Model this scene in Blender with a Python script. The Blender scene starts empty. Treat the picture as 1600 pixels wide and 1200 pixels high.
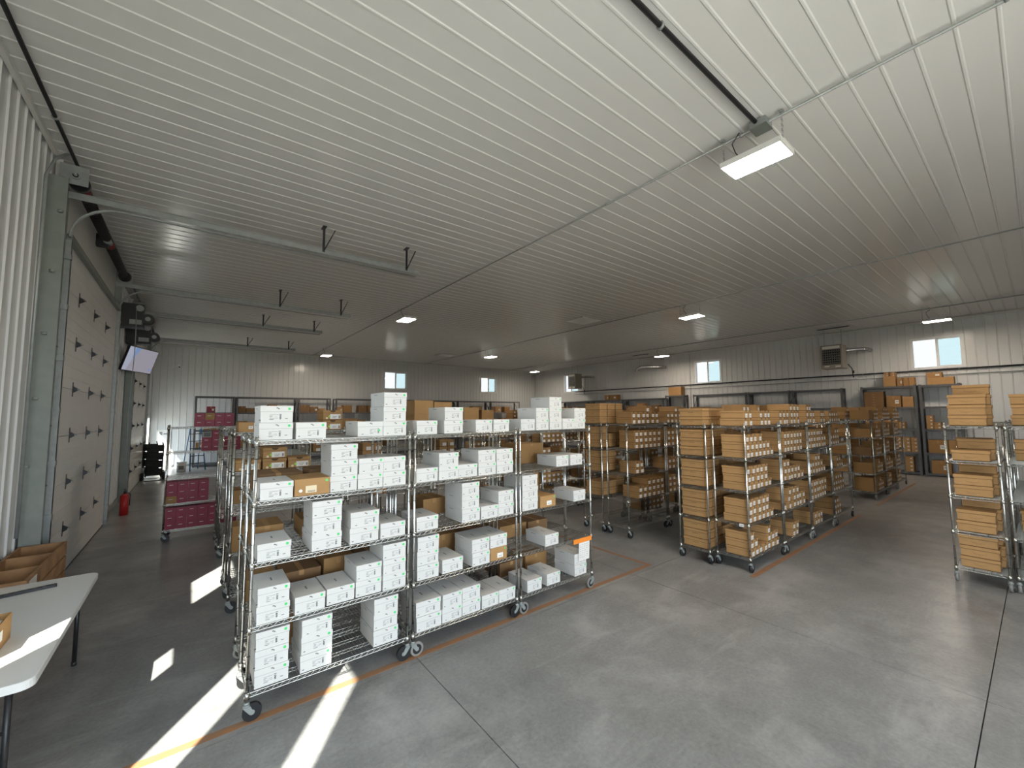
import bpy, bmesh, math, random
from mathutils import Vector, Matrix
random.seed(7)
sc = bpy.context.scene
COL = sc.collection
R = math.radians

# ---------------------------------------------------------------- camera
YAW, PITCH, ROLL, EYE = 0.660965, 0.075205, -0.006378, 2.15
fwd = Vector((math.sin(YAW)*math.cos(PITCH), math.cos(YAW)*math.cos(PITCH), math.sin(PITCH)))
rgt = Vector((math.cos(YAW), -math.sin(YAW), 0))
upv = rgt.cross(fwd)
r2 = math.cos(ROLL)*rgt + math.sin(ROLL)*upv
u2 = -math.sin(ROLL)*rgt + math.cos(ROLL)*upv
cd = bpy.data.cameras.new('camera'); cam = bpy.data.objects.new('camera', cd); COL.objects.link(cam)
mw = Matrix((r2, u2, -fwd)).transposed().to_4x4(); mw.translation = (0, 0, EYE)
cam.matrix_world = mw
cd.sensor_fit = 'HORIZONTAL'; cd.sensor_width = 36.0; cd.lens = 639.88/1600*36.0
cd.clip_start = 0.05; cd.clip_end = 400
sc.camera = cam

# ---------------------------------------------------------------- sky, sun, exposure
SKY = 6.4; SUN = 22.0; LAMP = 78.0
w = bpy.data.worlds.new('world'); sc.world = w; w.use_nodes = True
bg = w.node_tree.nodes['Background']
bg.inputs[0].default_value = (0.77, 0.885, 1.0, 1); bg.inputs[1].default_value = SKY
SUN_AZ, SUN_EL = R(35.0), R(43.8)
SDX, SDY, SDT = math.sin(SUN_AZ), math.cos(SUN_AZ), math.tan(SUN_EL)
sd = bpy.data.lights.new('sun', 'SUN'); so = bpy.data.objects.new('sun', sd); COL.objects.link(so)
so.rotation_euler = Vector((SDX, SDY, -SDT)).to_track_quat('-Z', 'Y').to_euler()
so.location = (-20, -25, 25); sd.energy = SUN; sd.angle = R(0.53); sd.color = (1, 0.94, 0.84)
sc.view_settings.view_transform = 'Standard'; sc.view_settings.look = 'None'
sc.view_settings.exposure = 0.62; sc.view_settings.gamma = 1.0; sc.view_settings.use_curve_mapping = False
sc.cycles.max_bounces = 8; sc.cycles.diffuse_bounces = 5; sc.cycles.glossy_bounces = 4
sc.cycles.transparent_max_bounces = 12; sc.cycles.sample_clamp_indirect = 6.0
sc.cycles.caustics_reflective = False; sc.cycles.caustics_refractive = False
sc.cycles.use_denoising = True

# room: X along the back wall, Y along the door wall, Z up
XL, XR, YF, YB, HC = -1.46, 20.2, -4.0, 23.2, 5.35
FRONT_OPEN = (-1.3, 4.6, 0.0, 3.5)     # unseen opening added behind the camera, sized for sky and bounced light
def portal(name, loc, rot, sx, sy):
    l = bpy.data.lights.new(name, 'AREA'); l.shape = 'RECTANGLE'; l.size = sx; l.size_y = sy
    o = bpy.data.objects.new(name, l); COL.objects.link(o); o.location = loc; o.rotation_euler = rot
    l.cycles.is_portal = True
    return o
portal('added_opening_portal', ((FRONT_OPEN[0]+FRONT_OPEN[1])/2, YF-0.1, FRONT_OPEN[3]/2), (R(90), 0, 0), FRONT_OPEN[1]-FRONT_OPEN[0], FRONT_OPEN[3])  # sampling portal for sky light through the added opening

# ---------------------------------------------------------------- materials
def mat(name, col=(0.8, 0.8, 0.8), rough=0.5, metal=0.0, spec=0.5, noise=None, nscale=5.0, bump=0.0, bscale=40.0, emit=None, estr=0.0, coat=0.0, rvar=0.0):
    m = bpy.data.materials.new(name); m.use_nodes = True
    nt = m.node_tree; b = nt.nodes['Principled BSDF']
    b.inputs['Base Color'].default_value = (*col, 1); b.inputs['Roughness'].default_value = rough
    b.inputs['Metallic'].default_value = metal; b.inputs['Specular IOR Level'].default_value = spec
    if coat: b.inputs['Coat Weight'].default_value = coat; b.inputs['Coat Roughness'].default_value = 0.12
    if emit: b.inputs['Emission Color'].default_value = (*emit, 1); b.inputs['Emission Strength'].default_value = estr
    tc = None
    if noise or bump or rvar:
        tc = nt.nodes.new('ShaderNodeTexCoord')
    if noise:
        n = nt.nodes.new('ShaderNodeTexNoise'); n.inputs['Scale'].default_value = nscale; n.inputs['Detail'].default_value = 6
        nt.links.new(tc.outputs['Object'], n.inputs['Vector'])
        r = nt.nodes.new('ShaderNodeValToRGB'); r.color_ramp.elements[0].position = 0.3; r.color_ramp.elements[1].position = 0.7
        r.color_ramp.elements[0].color = (*noise, 1); r.color_ramp.elements[1].color = (*col, 1)
        nt.links.new(n.outputs['Fac'], r.inputs['Fac']); nt.links.new(r.outputs['Color'], b.inputs['Base Color'])
    if bump:
        n2 = nt.nodes.new('ShaderNodeTexNoise'); n2.inputs['Scale'].default_value = bscale; n2.inputs['Detail'].default_value = 4
        nt.links.new(tc.outputs['Object'], n2.inputs['Vector'])
        bp = nt.nodes.new('ShaderNodeBump'); bp.inputs['Strength'].default_value = bump; bp.inputs['Distance'].default_value = 0.01
        nt.links.new(n2.outputs['Fac'], bp.inputs['Height']); nt.links.new(bp.outputs['Normal'], b.inputs['Normal'])
    return m

M = {}
M['steel_white'] = mat('white_ribbed_steel', (0.68, 0.685, 0.675), 0.2, spec=0.5, bump=0.02, bscale=2.0)
M['ceil_white'] = mat('white_ceiling_steel', (0.74, 0.74, 0.715), 0.15, spec=0.5, bump=0.025, bscale=1.5)
M['trim'] = mat('white_trim', (0.68, 0.68, 0.64), 0.35)
M['galv'] = mat('galvanised_steel', (0.34, 0.36, 0.345), 0.42, metal=0.25, noise=(0.28, 0.30, 0.29), nscale=14)
M['galv_paint'] = mat('galvanised_channel', (0.255, 0.275, 0.25), 0.5, metal=0.3, noise=(0.22, 0.24, 0.22), nscale=8)
M['chrome'] = mat('chrome_wire', (0.55, 0.55, 0.52), 0.24, metal=1.0)
M['post'] = mat('chrome_post', (0.66, 0.67, 0.65), 0.16, metal=1.0)
M['black'] = mat('black_rubber', (0.012, 0.012, 0.013), 0.45)
M['grey_rubber'] = mat('grey_rubber', (0.23, 0.22, 0.20), 0.5)
M['dark_metal'] = mat('dark_metal', (0.03, 0.03, 0.032), 0.4, metal=0.5)
M['shelf_grey'] = mat('grey_painted_shelving', (0.115, 0.118, 0.125), 0.5, noise=(0.095, 0.098, 0.105), nscale=9)
M['door_panel'] = mat('white_door_steel', (0.74, 0.74, 0.715), 0.33, spec=0.5, noise=(0.69, 0.69, 0.665), nscale=2.5, bump=0.05, bscale=120)
M['card'] = mat('brown_cardboard', (0.35, 0.198, 0.080), 0.75, spec=0.2, noise=(0.315, 0.176, 0.071), nscale=6)
M['card2'] = mat('tan_cardboard', (0.43, 0.25, 0.106), 0.72, spec=0.2, noise=(0.39, 0.225, 0.095), nscale=6)
M['seam_shade'] = mat('painted_seam_shade', (0.12, 0.062, 0.026), 0.85, spec=0.1)  # dark brown painted in for the shadow lines at box and lid seams
M['card3'] = mat('dark_cardboard', (0.235, 0.135, 0.065), 0.8, spec=0.2, noise=(0.21, 0.12, 0.058), nscale=6)
M['white_box'] = mat('white_coated_card', (0.69, 0.68, 0.65), 0.5, spec=0.3, noise=(0.66, 0.65, 0.62), nscale=3)
M['ink'] = mat('dark_print', (0.035, 0.033, 0.035), 0.6)
M['ink_shade_grey'] = mat('grey_print_and_lid_shade', (0.24, 0.24, 0.25), 0.6)  # grey of the print, also the painted shade under white lids
M['ink_brown'] = mat('brown_print', (0.09, 0.045, 0.018), 0.7)
M['green'] = mat('green_sticker', (0.07, 0.62, 0.17), 0.5)
M['lime'] = mat('lime_sticker', (0.30, 0.66, 0.08), 0.5)
M['paper'] = mat('white_paper', (0.78, 0.76, 0.72), 0.6)
M['cream'] = mat('cream_label', (0.74, 0.62, 0.42), 0.6)
M['maroon'] = mat('maroon_card', (0.30, 0.020, 0.055), 0.5, noise=(0.27, 0.017, 0.048), nscale=4)
M['orange'] = mat('orange_tape', (0.9, 0.27, 0.03), 0.5)
M['floor_tape'] = mat('worn_orange_floor_tape', (0.36, 0.165, 0.07), 0.55, noise=(0.255, 0.16, 0.10), nscale=9)
M['table'] = mat('white_plastic_table', (0.72, 0.72, 0.70), 0.3, bump=0.05, bscale=200)
M['wood'] = mat('raw_pine', (0.42, 0.24, 0.11), 0.7, noise=(0.22, 0.11, 0.05), nscale=5)
M['tv'] = mat('lit_screen', (0.02, 0.02, 0.025), 0.25, emit=(0.36, 0.34, 0.40), estr=0.5)
M['tv2'] = mat('lit_screen_blue', (0.02, 0.02, 0.025), 0.25, emit=(0.17, 0.27, 0.48), estr=0.6)
M['tv3'] = mat('lit_screen_pale', (0.02, 0.02, 0.025), 0.25, emit=(0.42, 0.45, 0.56), estr=0.5)
M['lamp'] = mat('lamp_diffuser', (1, 1, 1), 0.4, emit=(1.0, 0.86, 0.71), estr=LAMP)
M['lamp_body'] = mat('lamp_housing', (0.7, 0.69, 0.66), 0.4)
M['heater'] = mat('heater_enamel', (0.30, 0.275, 0.225), 0.45)
M['duct'] = mat('shiny_duct', (0.6, 0.6, 0.6), 0.22, metal=1.0)
M['red'] = mat('red_enamel', (0.45, 0.02, 0.02), 0.35)
M['vinyl'] = mat('window_vinyl', (0.78, 0.80, 0.79), 0.35)
M['blue'] = mat('blue_plastic', (0.05, 0.16, 0.32), 0.4)
M['steel_spring'] = mat('oiled_spring', (0.03, 0.026, 0.024), 0.42, metal=0.6)
M['spring_red'] = mat('spring_paint', (0.16, 0.02, 0.02), 0.5)

def glass_mat(name, tint):
    m = bpy.data.materials.new(name); m.use_nodes = True; nt = m.node_tree; nt.nodes.clear()
    o = nt.nodes.new('ShaderNodeOutputMaterial'); t = nt.nodes.new('ShaderNodeBsdfTransparent'); g = nt.nodes.new('ShaderNodeBsdfGlossy')
    mx = nt.nodes.new('ShaderNodeMixShader'); t.inputs[0].default_value = (*tint, 1); g.inputs['Roughness'].default_value = 0.02
    mx.inputs[0].default_value = 0.05
    nt.links.new(t.outputs[0], mx.inputs[1]); nt.links.new(g.outputs[0], mx.inputs[2])
    nt.links.new(mx.outputs[0], o.inputs[0]); return m
M['glass'] = glass_mat('tinted_glass', (0.375, 0.36, 0.35))
M['glass_screen'] = glass_mat('screened_glass', (0.31, 0.335, 0.325))
M['glass_clear'] = glass_mat('clear_glass', (0.9, 0.92, 0.92))

def floor_mat():
    m = bpy.data.materials.new('polished_concrete'); m.use_nodes = True; nt = m.node_tree; b = nt.nodes['Principled BSDF']
    tc = nt.nodes.new('ShaderNodeTexCoord')
    def noise(s, d=8, rough=0.6, dist=0.0):
        n = nt.nodes.new('ShaderNodeTexNoise'); n.inputs['Scale'].default_value = s; n.inputs['Detail'].default_value = d
        n.inputs['Roughness'].default_value = rough; n.inputs['Distortion'].default_value = dist
        nt.links.new(tc.outputs['Object'], n.inputs['Vector']); return n
    def ramp(src, a, b_, ca, cb):
        r = nt.nodes.new('ShaderNodeValToRGB'); r.color_ramp.elements[0].position = a; r.color_ramp.elements[1].position = b_
        r.color_ramp.elements[0].color = (*ca, 1); r.color_ramp.elements[1].color = (*cb, 1); nt.links.new(src, r.inputs[0]); return r
    def mix(fac, a, c, mode='MIX', f=None):
        x = nt.nodes.new('ShaderNodeMix'); x.data_type = 'RGBA'; x.blend_type = mode
        if fac is not None: nt.links.new(fac, x.inputs[0])
        else: x.inputs[0].default_value = f
        nt.links.new(a, x.inputs[6]); nt.links.new(c, x.inputs[7]); return x.outputs[2]
    base = ramp(noise(0.55, 4, 0.5).outputs['Fac'], 0.25, 0.75, (0.215, 0.215, 0.212), (0.285, 0.283, 0.277))
    mid = ramp(noise(3.2, 5, 0.55).outputs['Fac'], 0.28, 0.72, (0.80, 0.80, 0.80), (1.14, 1.14, 1.14))
    c = mix(None, base.outputs[0], mid.outputs[0], 'MULTIPLY', 0.8)
    fine = ramp(noise(34, 6, 0.7).outputs['Fac'], 0.28, 0.72, (0.70, 0.70, 0.71), (1.22, 1.22, 1.21))
    c = mix(None, c, fine.outputs[0], 'MULTIPLY', 0.8)
    scuff = ramp(noise(1.1, 9, 0.68, 0.25).outputs['Fac'], 0.50, 0.76, (0, 0, 0), (0.7, 0.7, 0.7))
    mp = nt.nodes.new('ShaderNodeMapping'); mp.inputs['Rotation'].default_value = (0, 0, 0.5); mp.inputs['Scale'].default_value = (0.35, 1.6, 1.0)
    nt.links.new(tc.outputs['Object'], mp.inputs['Vector'])
    n3 = noise(2.0, 10, 0.7, 0.4); nt.links.new(mp.outputs[0], n3.inputs['Vector'])
    streak = ramp(n3.outputs['Fac'], 0.54, 0.72, (0, 0, 0), (0.5, 0.5, 0.5))
    dk = ramp(noise(1.4, 8, 0.66, 0.3).outputs['Fac'], 0.28, 0.46, (0.74, 0.74, 0.75), (1, 1, 1))
    c = mix(None, c, dk.outputs[0], 'MULTIPLY', 0.9)
    lite = nt.nodes.new('ShaderNodeRGB'); lite.outputs[0].default_value = (0.44, 0.435, 0.42, 1)
    c = mix(scuff.outputs[0], c, lite.outputs[0]); c = mix(streak.outputs[0], c, lite.outputs[0])
    nt.links.new(c, b.inputs['Base Color'])
    rr = ramp(noise(1.7, 5, 0.55).outputs['Fac'], 0.25, 0.75, (0.28, 0.28, 0.28), (0.37, 0.37, 0.37))
    nt.links.new(rr.outputs[0], b.inputs['Roughness'])
    b.inputs['Specular IOR Level'].default_value = 0.55
    bp = nt.nodes.new('ShaderNodeBump'); bp.inputs['Strength'].default_value = 0.06; bp.inputs['Distance'].default_value = 0.01
    nt.links.new(noise(26, 6, 0.7).outputs['Fac'], bp.inputs['Height']); nt.links.new(bp.outputs[0], b.inputs['Normal'])
    return m
M['floor'] = floor_mat()
M['ground'] = mat('outdoor_gravel', (0.36, 0.34, 0.30), 0.9, noise=(0.26, 0.25, 0.22), nscale=3)
M['joint'] = mat('joint_sealant', (0.07, 0.068, 0.064), 0.8)

# ---------------------------------------------------------------- mesh builder
class MB:
    def __init__(s): s.v = []; s.f = []; s.m = []; s.mats = []; s.sm = []
    def mi(s, m):
        if m not in s.mats: s.mats.append(m)
        return s.mats.index(m)
    def face(s, pts, m, smooth=False):
        n = len(s.v); s.v += [tuple(p) for p in pts]; s.f.append(tuple(range(n, n+len(pts)))); s.m.append(s.mi(m)); s.sm.append(smooth)
    def box(s, x0, x1, y0, y1, z0, z1, m, skip=''):
        n = len(s.v); k = s.mi(m)
        s.v += [(x0,y0,z0),(x1,y0,z0),(x1,y1,z0),(x0,y1,z0),(x0,y0,z1),(x1,y0,z1),(x1,y1,z1),(x0,y1,z1)]
        fs = {'b':(0,3,2,1),'t':(4,5,6,7),'f':(0,1,5,4),'k':(2,3,7,6),'l':(3,0,4,7),'r':(1,2,6,5)}
        for key, q in fs.items():
            if key not in skip: s.f.append(tuple(n+i for i in q)); s.m.append(k); s.sm.append(False)
    def cyl(s, p0, p1, r, m, n=8, r1=None, cap=True, smooth=True):
        p0 = Vector(p0); p1 = Vector(p1); d = (p1-p0).normalized(); r1 = r if r1 is None else r1
        a = d.orthogonal().normalized(); b = d.cross(a); k = s.mi(m); o = len(s.v)
        for i in range(n):
            t = 2*math.pi*i/n; q = a*math.cos(t)+b*math.sin(t)
            s.v.append(tuple(p0+q*r)); s.v.append(tuple(p1+q*r1))
        for i in range(n):
            j = (i+1) % n; s.f.append((o+2*i, o+2*j, o+2*j+1, o+2*i+1)); s.m.append(k); s.sm.append(smooth)
        if cap:
            s.f.append(tuple(o+2*i for i in reversed(range(n)))); s.m.append(k); s.sm.append(False)
            s.f.append(tuple(o+2*i+1 for i in range(n))); s.m.append(k); s.sm.append(False)
    def tube(s, pts, r, m, n=6):
        pts = [Vector(p) for p in pts]; k = s.mi(m); o = len(s.v); L = len(pts); prev = None
        for i, p in enumerate(pts):
            d = (pts[min(i+1, L-1)]-pts[max(i-1, 0)]).normalized()
            a = d.orthogonal().normalized() if prev is None else (prev-d*prev.dot(d)).normalized()
            prev = a; b = d.cross(a)
            for j in range(n):
                t = 2*math.pi*j/n; s.v.append(tuple(p+(a*math.cos(t)+b*math.sin(t))*r))
        for i in range(L-1):
            for j in range(n):
                q = (j+1) % n; s.f.append((o+i*n+j, o+i*n+q, o+(i+1)*n+q, o+(i+1)*n+j)); s.m.append(k); s.sm.append(True)
        s.f.append(tuple(o+j for j in reversed(range(n)))); s.m.append(k); s.sm.append(False)
        s.f.append(tuple(o+(L-1)*n+j for j in range(n))); s.m.append(k); s.sm.append(False)
    def mesh(s, name):
        me = bpy.data.meshes.new(name); me.from_pydata(s.v, [], s.f)
        for m in s.mats: me.materials.append(M[m])
        me.polygons.foreach_set('material_index', s.m); me.polygons.foreach_set('use_smooth', s.sm); me.update()
        return me
    def build(s, name, parent=None, loc=None):
        return link(name, s.mesh(name), parent, loc)

def link(name, data, parent=None, loc=None):
    o = bpy.data.objects.new(name, data); COL.objects.link(o)
    if parent is not None: o.parent = parent
    if loc is not None: o.location = loc
    return o
def tag(o, label=None, cat=None, group=None, kind=None):
    if label: o['label'] = label
    if cat: o['category'] = cat
    if group: o['group'] = group
    if kind: o['kind'] = kind
    return o
def empty(name, loc, rz=0.0):
    o = link(name, None, None, loc); o.rotation_euler = (0, 0, rz); o.empty_display_size = 0.1; return o
def copy_tree(o, parent=None):
    c = o.copy(); COL.objects.link(c); c.parent = parent
    for ch in list(o.children): copy_tree(ch, c)
    return c
def boxed(name, x0, x1, y0, y1, z0, z1, m, parent=None):
    b = MB(); b.box(x0, x1, y0, y1, z0, z1, m); return b.build(name, parent)

# ---------------------------------------------------------------- floor
fl = boxed('floor', XL-0.2, XR+0.2, YF-0.2, YB+0.2, -0.12, -0.02, 'joint'); tag(fl, kind='structure', label='polished grey concrete warehouse floor cut by straight joints')
xs = [XL-0.2, 1.66, 4.76, 7.86, 10.96, 14.06, 17.16, XR+0.2]
ys = [YF-0.2, -2.72, 0.38, 3.48, 6.58, 9.68, 12.78, 15.88, 18.98, YB+0.2]
for i in range(len(xs)-1):
    for j in range(len(ys)-1):
        g = 0.0035
        b = MB(); b.box(xs[i]+g, xs[i+1]-g, ys[j]+g, ys[j+1]-g, -0.06, 0.0, 'floor'); b.build('slab', fl)
# orange floor tape
def tape(x0, x1, y0, y1, label):
    o = boxed('floor_tape', x0, x1, y0, y1, 0.0005, 0.0022, 'floor_tape'); return tag(o, label, 'floor tape', 'orange aisle lines taped on the floor')
tape(-1.2, 5.26, 3.535, 3.60, 'long worn orange tape line under the casters of the white shoebox racks')
tape(5.20, 5.26, 3.60, 6.6, 'faded orange tape line running back from the corner beside the shoebox racks')
tape(5.9, 11.2, 2.43, 2.50, 'worn orange tape line along the right-hand row of cardboard shoebox racks')
tape(12.6, 17.4, 2.43, 2.50, 'far orange tape line in front of the distant rack by grey shelving')

# ---------------------------------------------------------------- ribbed steel cladding
PITCH_R = 0.2344; RIB_H = 0.016
def rib_profile(a0, a1):
    """points (a, height) of the rib profile between a0 and a1, ribs on multiples of PITCH_R"""
    pts = []
    k0 = math.floor(a0/PITCH_R)-1; k1 = math.ceil(a1/PITCH_R)+1
    raw = []
    for k in range(k0, k1+1):
        c = k*PITCH_R
        raw += [(c-0.017, 0.0), (c-0.008, RIB_H), (c+0.008, RIB_H), (c+0.017, 0.0)]
    raw.sort()
    def h(a):
        for (p, q), (r, t) in zip(raw, raw[1:]):
            if p <= a <= r: return q+(t-q)*(a-p)/(r-p+1e-9)
        return 0
    pts.append((a0, h(a0))); pts += [(a, q) for a, q in raw if a0+1e-5 < a < a1-1e-5]; pts.append((a1, h(a1)))
    return pts
def clad_panels(parent, a_lo, a_hi, z_lo, z_hi, place, openings, m='steel_white', name='panel'):
    """panels three ribs wide along axis a; openings are (a0,a1,z0,z1); place(a,h,z)->xyz"""
    W = PITCH_R*4; k = math.floor(a_lo/W)
    while k*W < a_hi:
        p0, p1 = max(a_lo, k*W), min(a_hi, (k+1)*W); k += 1
        if p1-p0 < 0.02: continue
        cuts = sorted(set([p0, p1]+[c for o in openings for c in o[:2] if p0 < c < p1]))
        b = MB()
        for c0, c1 in zip(cuts, cuts[1:]):
            mid = (c0+c1)/2; zz = [(z_lo, z_hi)]
            for o in openings:
                if o[0] < mid < o[1]:
                    nz = []
                    for q0, q1 in zz:
                        if o[2] > q0: nz.append((q0, min(q1, o[2])))
                        if o[3] < q1: nz.append((max(q0, o[3]), q1))
                    zz = [q for q in nz if q[1]-q[0] > 1e-4]
            pr = rib_profile(c0, c1)
            for q0, q1 in zz:
                for (a, h), (a2, h2) in zip(pr, pr[1:]):
                    b.face([place(a, h, q0), place(a2, h2, q0), place(a2, h2, q1), place(a, h, q1)], m)
        if b.f: b.build(name, parent)
def solid_wall(name, axis, at, out, lo, hi, openings, label, thick=0.16):
    """0.16 m thick core wall with rectangular openings, just outside the cladding"""
    b = MB(); cuts = sorted(set([lo, hi]+[c for o in openings for c in o[:2]]))
    for c0, c1 in zip(cuts, cuts[1:]):
        mid = (c0+c1)/2; zz = [(0.0, HC+0.1)]
        for o in openings:
            if o[0] < mid < o[1]:
                nz = []
                for q0, q1 in zz:
                    if o[2] > q0: nz.append((q0, min(q1, o[2])))
                    if o[3] < q1: nz.append((max(q0, o[3]), q1))
                zz = [q for q in nz if q[1]-q[0] > 1e-4]
        for q0, q1 in zz:
            a, c = sorted((at, at+out*thick))
            if axis == 'x': b.box(a, c, c0, c1, q0, q1, 'trim')
            else: b.box(c0, c1, a, c, q0, q1, 'trim')
    o = b.build(name); tag(o, label, kind='structure'); return o

# openings
def sun_window(x, y):
    t = (x-XL)/SDX; return y-SDY*t, SDT*t
LEFT_OPEN = [(1.27, 1.80, 0.80, 3.60), (-0.20, 0.18, 0.80, 4.40), (2.72, 3.12, 1.75, 2.40), (3.90, 4.74, 2.55, 3.40), (21.15, 22.75, 0.35, 2.12)]
BACK_WIN = [(8.68, 10.0, 3.72, 4.68), (15.35, 16.6, 3.72, 4.68)]
RIGHT_WIN = [(18.75, 20.05, 3.68, 4.80), (9.42, 10.68, 3.70, 4.76), (1.46, 2.66, 3.70, 4.70)]
wl = solid_wall('wall_left', 'x', XL-0.004, -1, YF-0.16, YB+0.16, LEFT_OPEN, thick=0.03, label='white ribbed steel wall holding the overhead doors')
clad_panels(wl, YF, YB, 0.0, HC, lambda a, h, z: (XL+h, a, z), LEFT_OPEN)
wb = solid_wall('wall_back', 'y', YB+0.004, 1, XL, XR, BACK_WIN, 'white ribbed steel far wall with two small windows')
clad_panels(wb, XL, XR, 0.0, HC, lambda a, h, z: (a, YB-h, z), BACK_WIN)
wr = solid_wall('wall_right', 'x', XR+0.004, 1, YF-0.16, YB+0.16, RIGHT_WIN, 'white ribbed steel right wall with heaters and windows')
clad_panels(wr, YF, YB, 0.0, HC, lambda a, h, z: (XR-h, a, z), RIGHT_WIN)
wf = solid_wall('wall_front', 'y', YF-0.004, -1, XL, XR, [FRONT_OPEN], 'white ribbed steel wall behind the viewpoint with added opening for light')
clad_panels(wf, XL, XR, 0.0, HC, lambda a, h, z: (a, YF+h, z), [FRONT_OPEN])
ce = boxed('ceiling', XL-0.16, XR+0.16, YF-0.16, YB+0.16, HC+0.1, HC+0.25, 'trim'); tag(ce, 'glossy white ribbed steel ceiling', kind='structure')
clad_panels(ce, YF, YB, XL, XR, lambda a, h, z: (z, a, HC-h*0.45), [], 'ceil_white', 'ceiling_panel')
gr = boxed('ground', -90, 110, -90, 110, -0.3, -0.13, 'ground'); tag(gr, 'pale gravel ground outside the warehouse', kind='structure')
# trims
tn = [0]
def trim(x0, x1, y0, y1, z0, z1, label, m='trim'):
    tn[0] += 1; return tag(boxed('trim_%d' % tn[0], x0, x1, y0, y1, z0, z1, m), label, kind='structure')
trim(XL+0.02, XL+0.06, YF, 7.0, HC-0.075, HC-0.02, 'white metal trim where left wall meets ceiling')
trim(XL+0.1, XR, YB-0.07, YB-0.02, HC-0.10, HC-0.02, 'white metal trim where far wall meets ceiling')
trim(XR-0.06, XR-0.02, YF, YB-0.1, HC-0.075, HC-0.02, 'white metal trim where right wall meets ceiling')
trim(XL+0.02, XL+0.05, 11.85, 14.4, 0.0, 0.12, 'white base trim between the overhead doors', 'galv')
trim(XL+0.03, XR-0.03, YB-0.05, YB-0.02, 0.0, 0.09, 'metal base trim along far wall', 'galv')

# ---------------------------------------------------------------- windows
wn = [0]
def window(wall, a0, a1, z0, z1, label):
    wn[0] += 1
    def pl(a, d, z):
        return (XR+0.02-d, a, z) if wall == 'r' else (a, YB+0.02-d, z)
    def bar(b, p0, p1, q0, q1, d0, d1, m):
        A = pl(p0, d0, q0); B = pl(p1, d1, q1)
        b.box(min(A[0], B[0]), max(A[0], B[0]), min(A[1], B[1]), max(A[1], B[1]), q0, q1, m)
    t = 0.06; b = MB()
    bar(b, a0-t, a1+t, z0-t, z0+0.02, -0.06, 0.06, 'vinyl'); bar(b, a0-t, a1+t, z1-0.02, z1+t, -0.06, 0.06, 'vinyl')
    bar(b, a0-t, a0+0.02, z0+0.02, z1-0.02, -0.06, 0.06, 'vinyl'); bar(b, a1-0.02, a1+t, z0+0.02, z1-0.02, -0.06, 0.06, 'vinyl')
    root = b.build('window_%d' % wn[0]); tag(root, label, kind='structure')
    mid = (a0+a1)/2
    b = MB(); bar(b, mid-0.022, mid+0.022, z0+0.02, z1-0.02, -0.02, 0.045, 'vinyl'); b.build('mullion', root)
    halves = [(a0+0.02, mid-0.022, 'glass'), (mid+0.022, a1-0.02, 'glass_screen')]
    if wall == 'r': halves = [(a0+0.02, mid-0.022, 'glass_screen'), (mid+0.022, a1-0.02, 'glass')]
    for h0, h1, m in halves:
        b = MB(); bar(b, h0+0.001, h1-0.001, z0+0.021, z1-0.021, 0.0, 0.004, m); b.build('pane', root)
    for h0, h1, m in halves[1:] if wall == 'b' else halves[:1]:
        b = MB()
        for p, q in ((h0, h0+0.025), (h1-0.025, h1)): bar(b, p, q, z0+0.02, z1-0.02, 0.005, 0.035, 'vinyl')
        for p, q in ((z0+0.02, z0+0.045), (z1-0.045, z1-0.02)): bar(b, h0+0.025, h1-0.025, p, q, 0.005, 0.035, 'vinyl')
        b.build('sash', root)
window('b', *BACK_WIN[0], 'small white sliding window in far wall, nearer the overhead doors')
window('b', *BACK_WIN[1], 'small white sliding window in far wall, nearer the right corner')
window('r', *RIGHT_WIN[0], 'small window in right wall half hidden behind the far heater')
window('r', *RIGHT_WIN[1], 'white sliding window in the middle of the right wall')
window('r', *RIGHT_WIN[2], 'largest looking white sliding window above the grey shelving on right wall')
# the tall lights of the overhead door just left of the view, and the walk door at the far end
for (a0, a1, z0, z1), lab in zip(LEFT_OPEN[:4], ('tall clear window light in the left wall beside the viewpoint', 'tallest narrow clear window light in the left wall', 'small square clear window light in the left wall', 'wide clear window light in the left wall near the crates')):
    wn[0] += 1
    b = MB()
    for p, q, r_, s_ in ((a0-0.05, a1+0.05, z0-0.05, z0), (a0-0.05, a1+0.05, z1, z1+0.05), (a0-0.05, a0, z0, z1), (a1, a1+0.05, z0, z1)):
        b.box(XL-0.03, XL+0.014, p, q, r_, s_, 'vinyl')
    root = tag(b.build('window_%d' % wn[0]), lab, kind='structure')
    boxed('pane', XL-0.012, XL-0.006, a0+0.001, a1-0.001, z0+0.001, z1-0.001, 'glass_clear', root)
b = MB(); b.box(XL+0.012, XL+0.04, 21.05, 22.85, 0.02, 0.35, 'door_panel'); b.box(XL+0.012, XL+0.04, 21.05, 21.15, 0.35, 2.12, 'door_panel'); b.box(XL+0.012, XL+0.04, 22.75, 22.85, 0.35, 2.12, 'door_panel'); b.box(XL+0.012, XL+0.04, 21.05, 22.85, 2.12, 2.22, 'door_panel'); b.box(XL+0.012, XL+0.04, 21.91, 21.99, 0.35, 2.12, 'door_panel')
wd = tag(b.build('door_4'), 'white glazed walk door, brightly daylit, in the far left corner', kind='structure')
for p0, p1 in ((21.151, 21.909), (21.991, 22.749)): boxed('pane', XL+0.02, XL+0.026, p0, p1, 0.351, 2.119, 'glass_clear', wd)
b = MB(); b.cyl((XL+0.04, 22.05, 1.0), (XL+0.09, 22.05, 1.0), 0.012, 'galv'); b.cyl((XL+0.09, 22.03, 1.0), (XL+0.09, 22.16, 1.0), 0.011, 'galv'); b.build('handle', wd)

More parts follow.
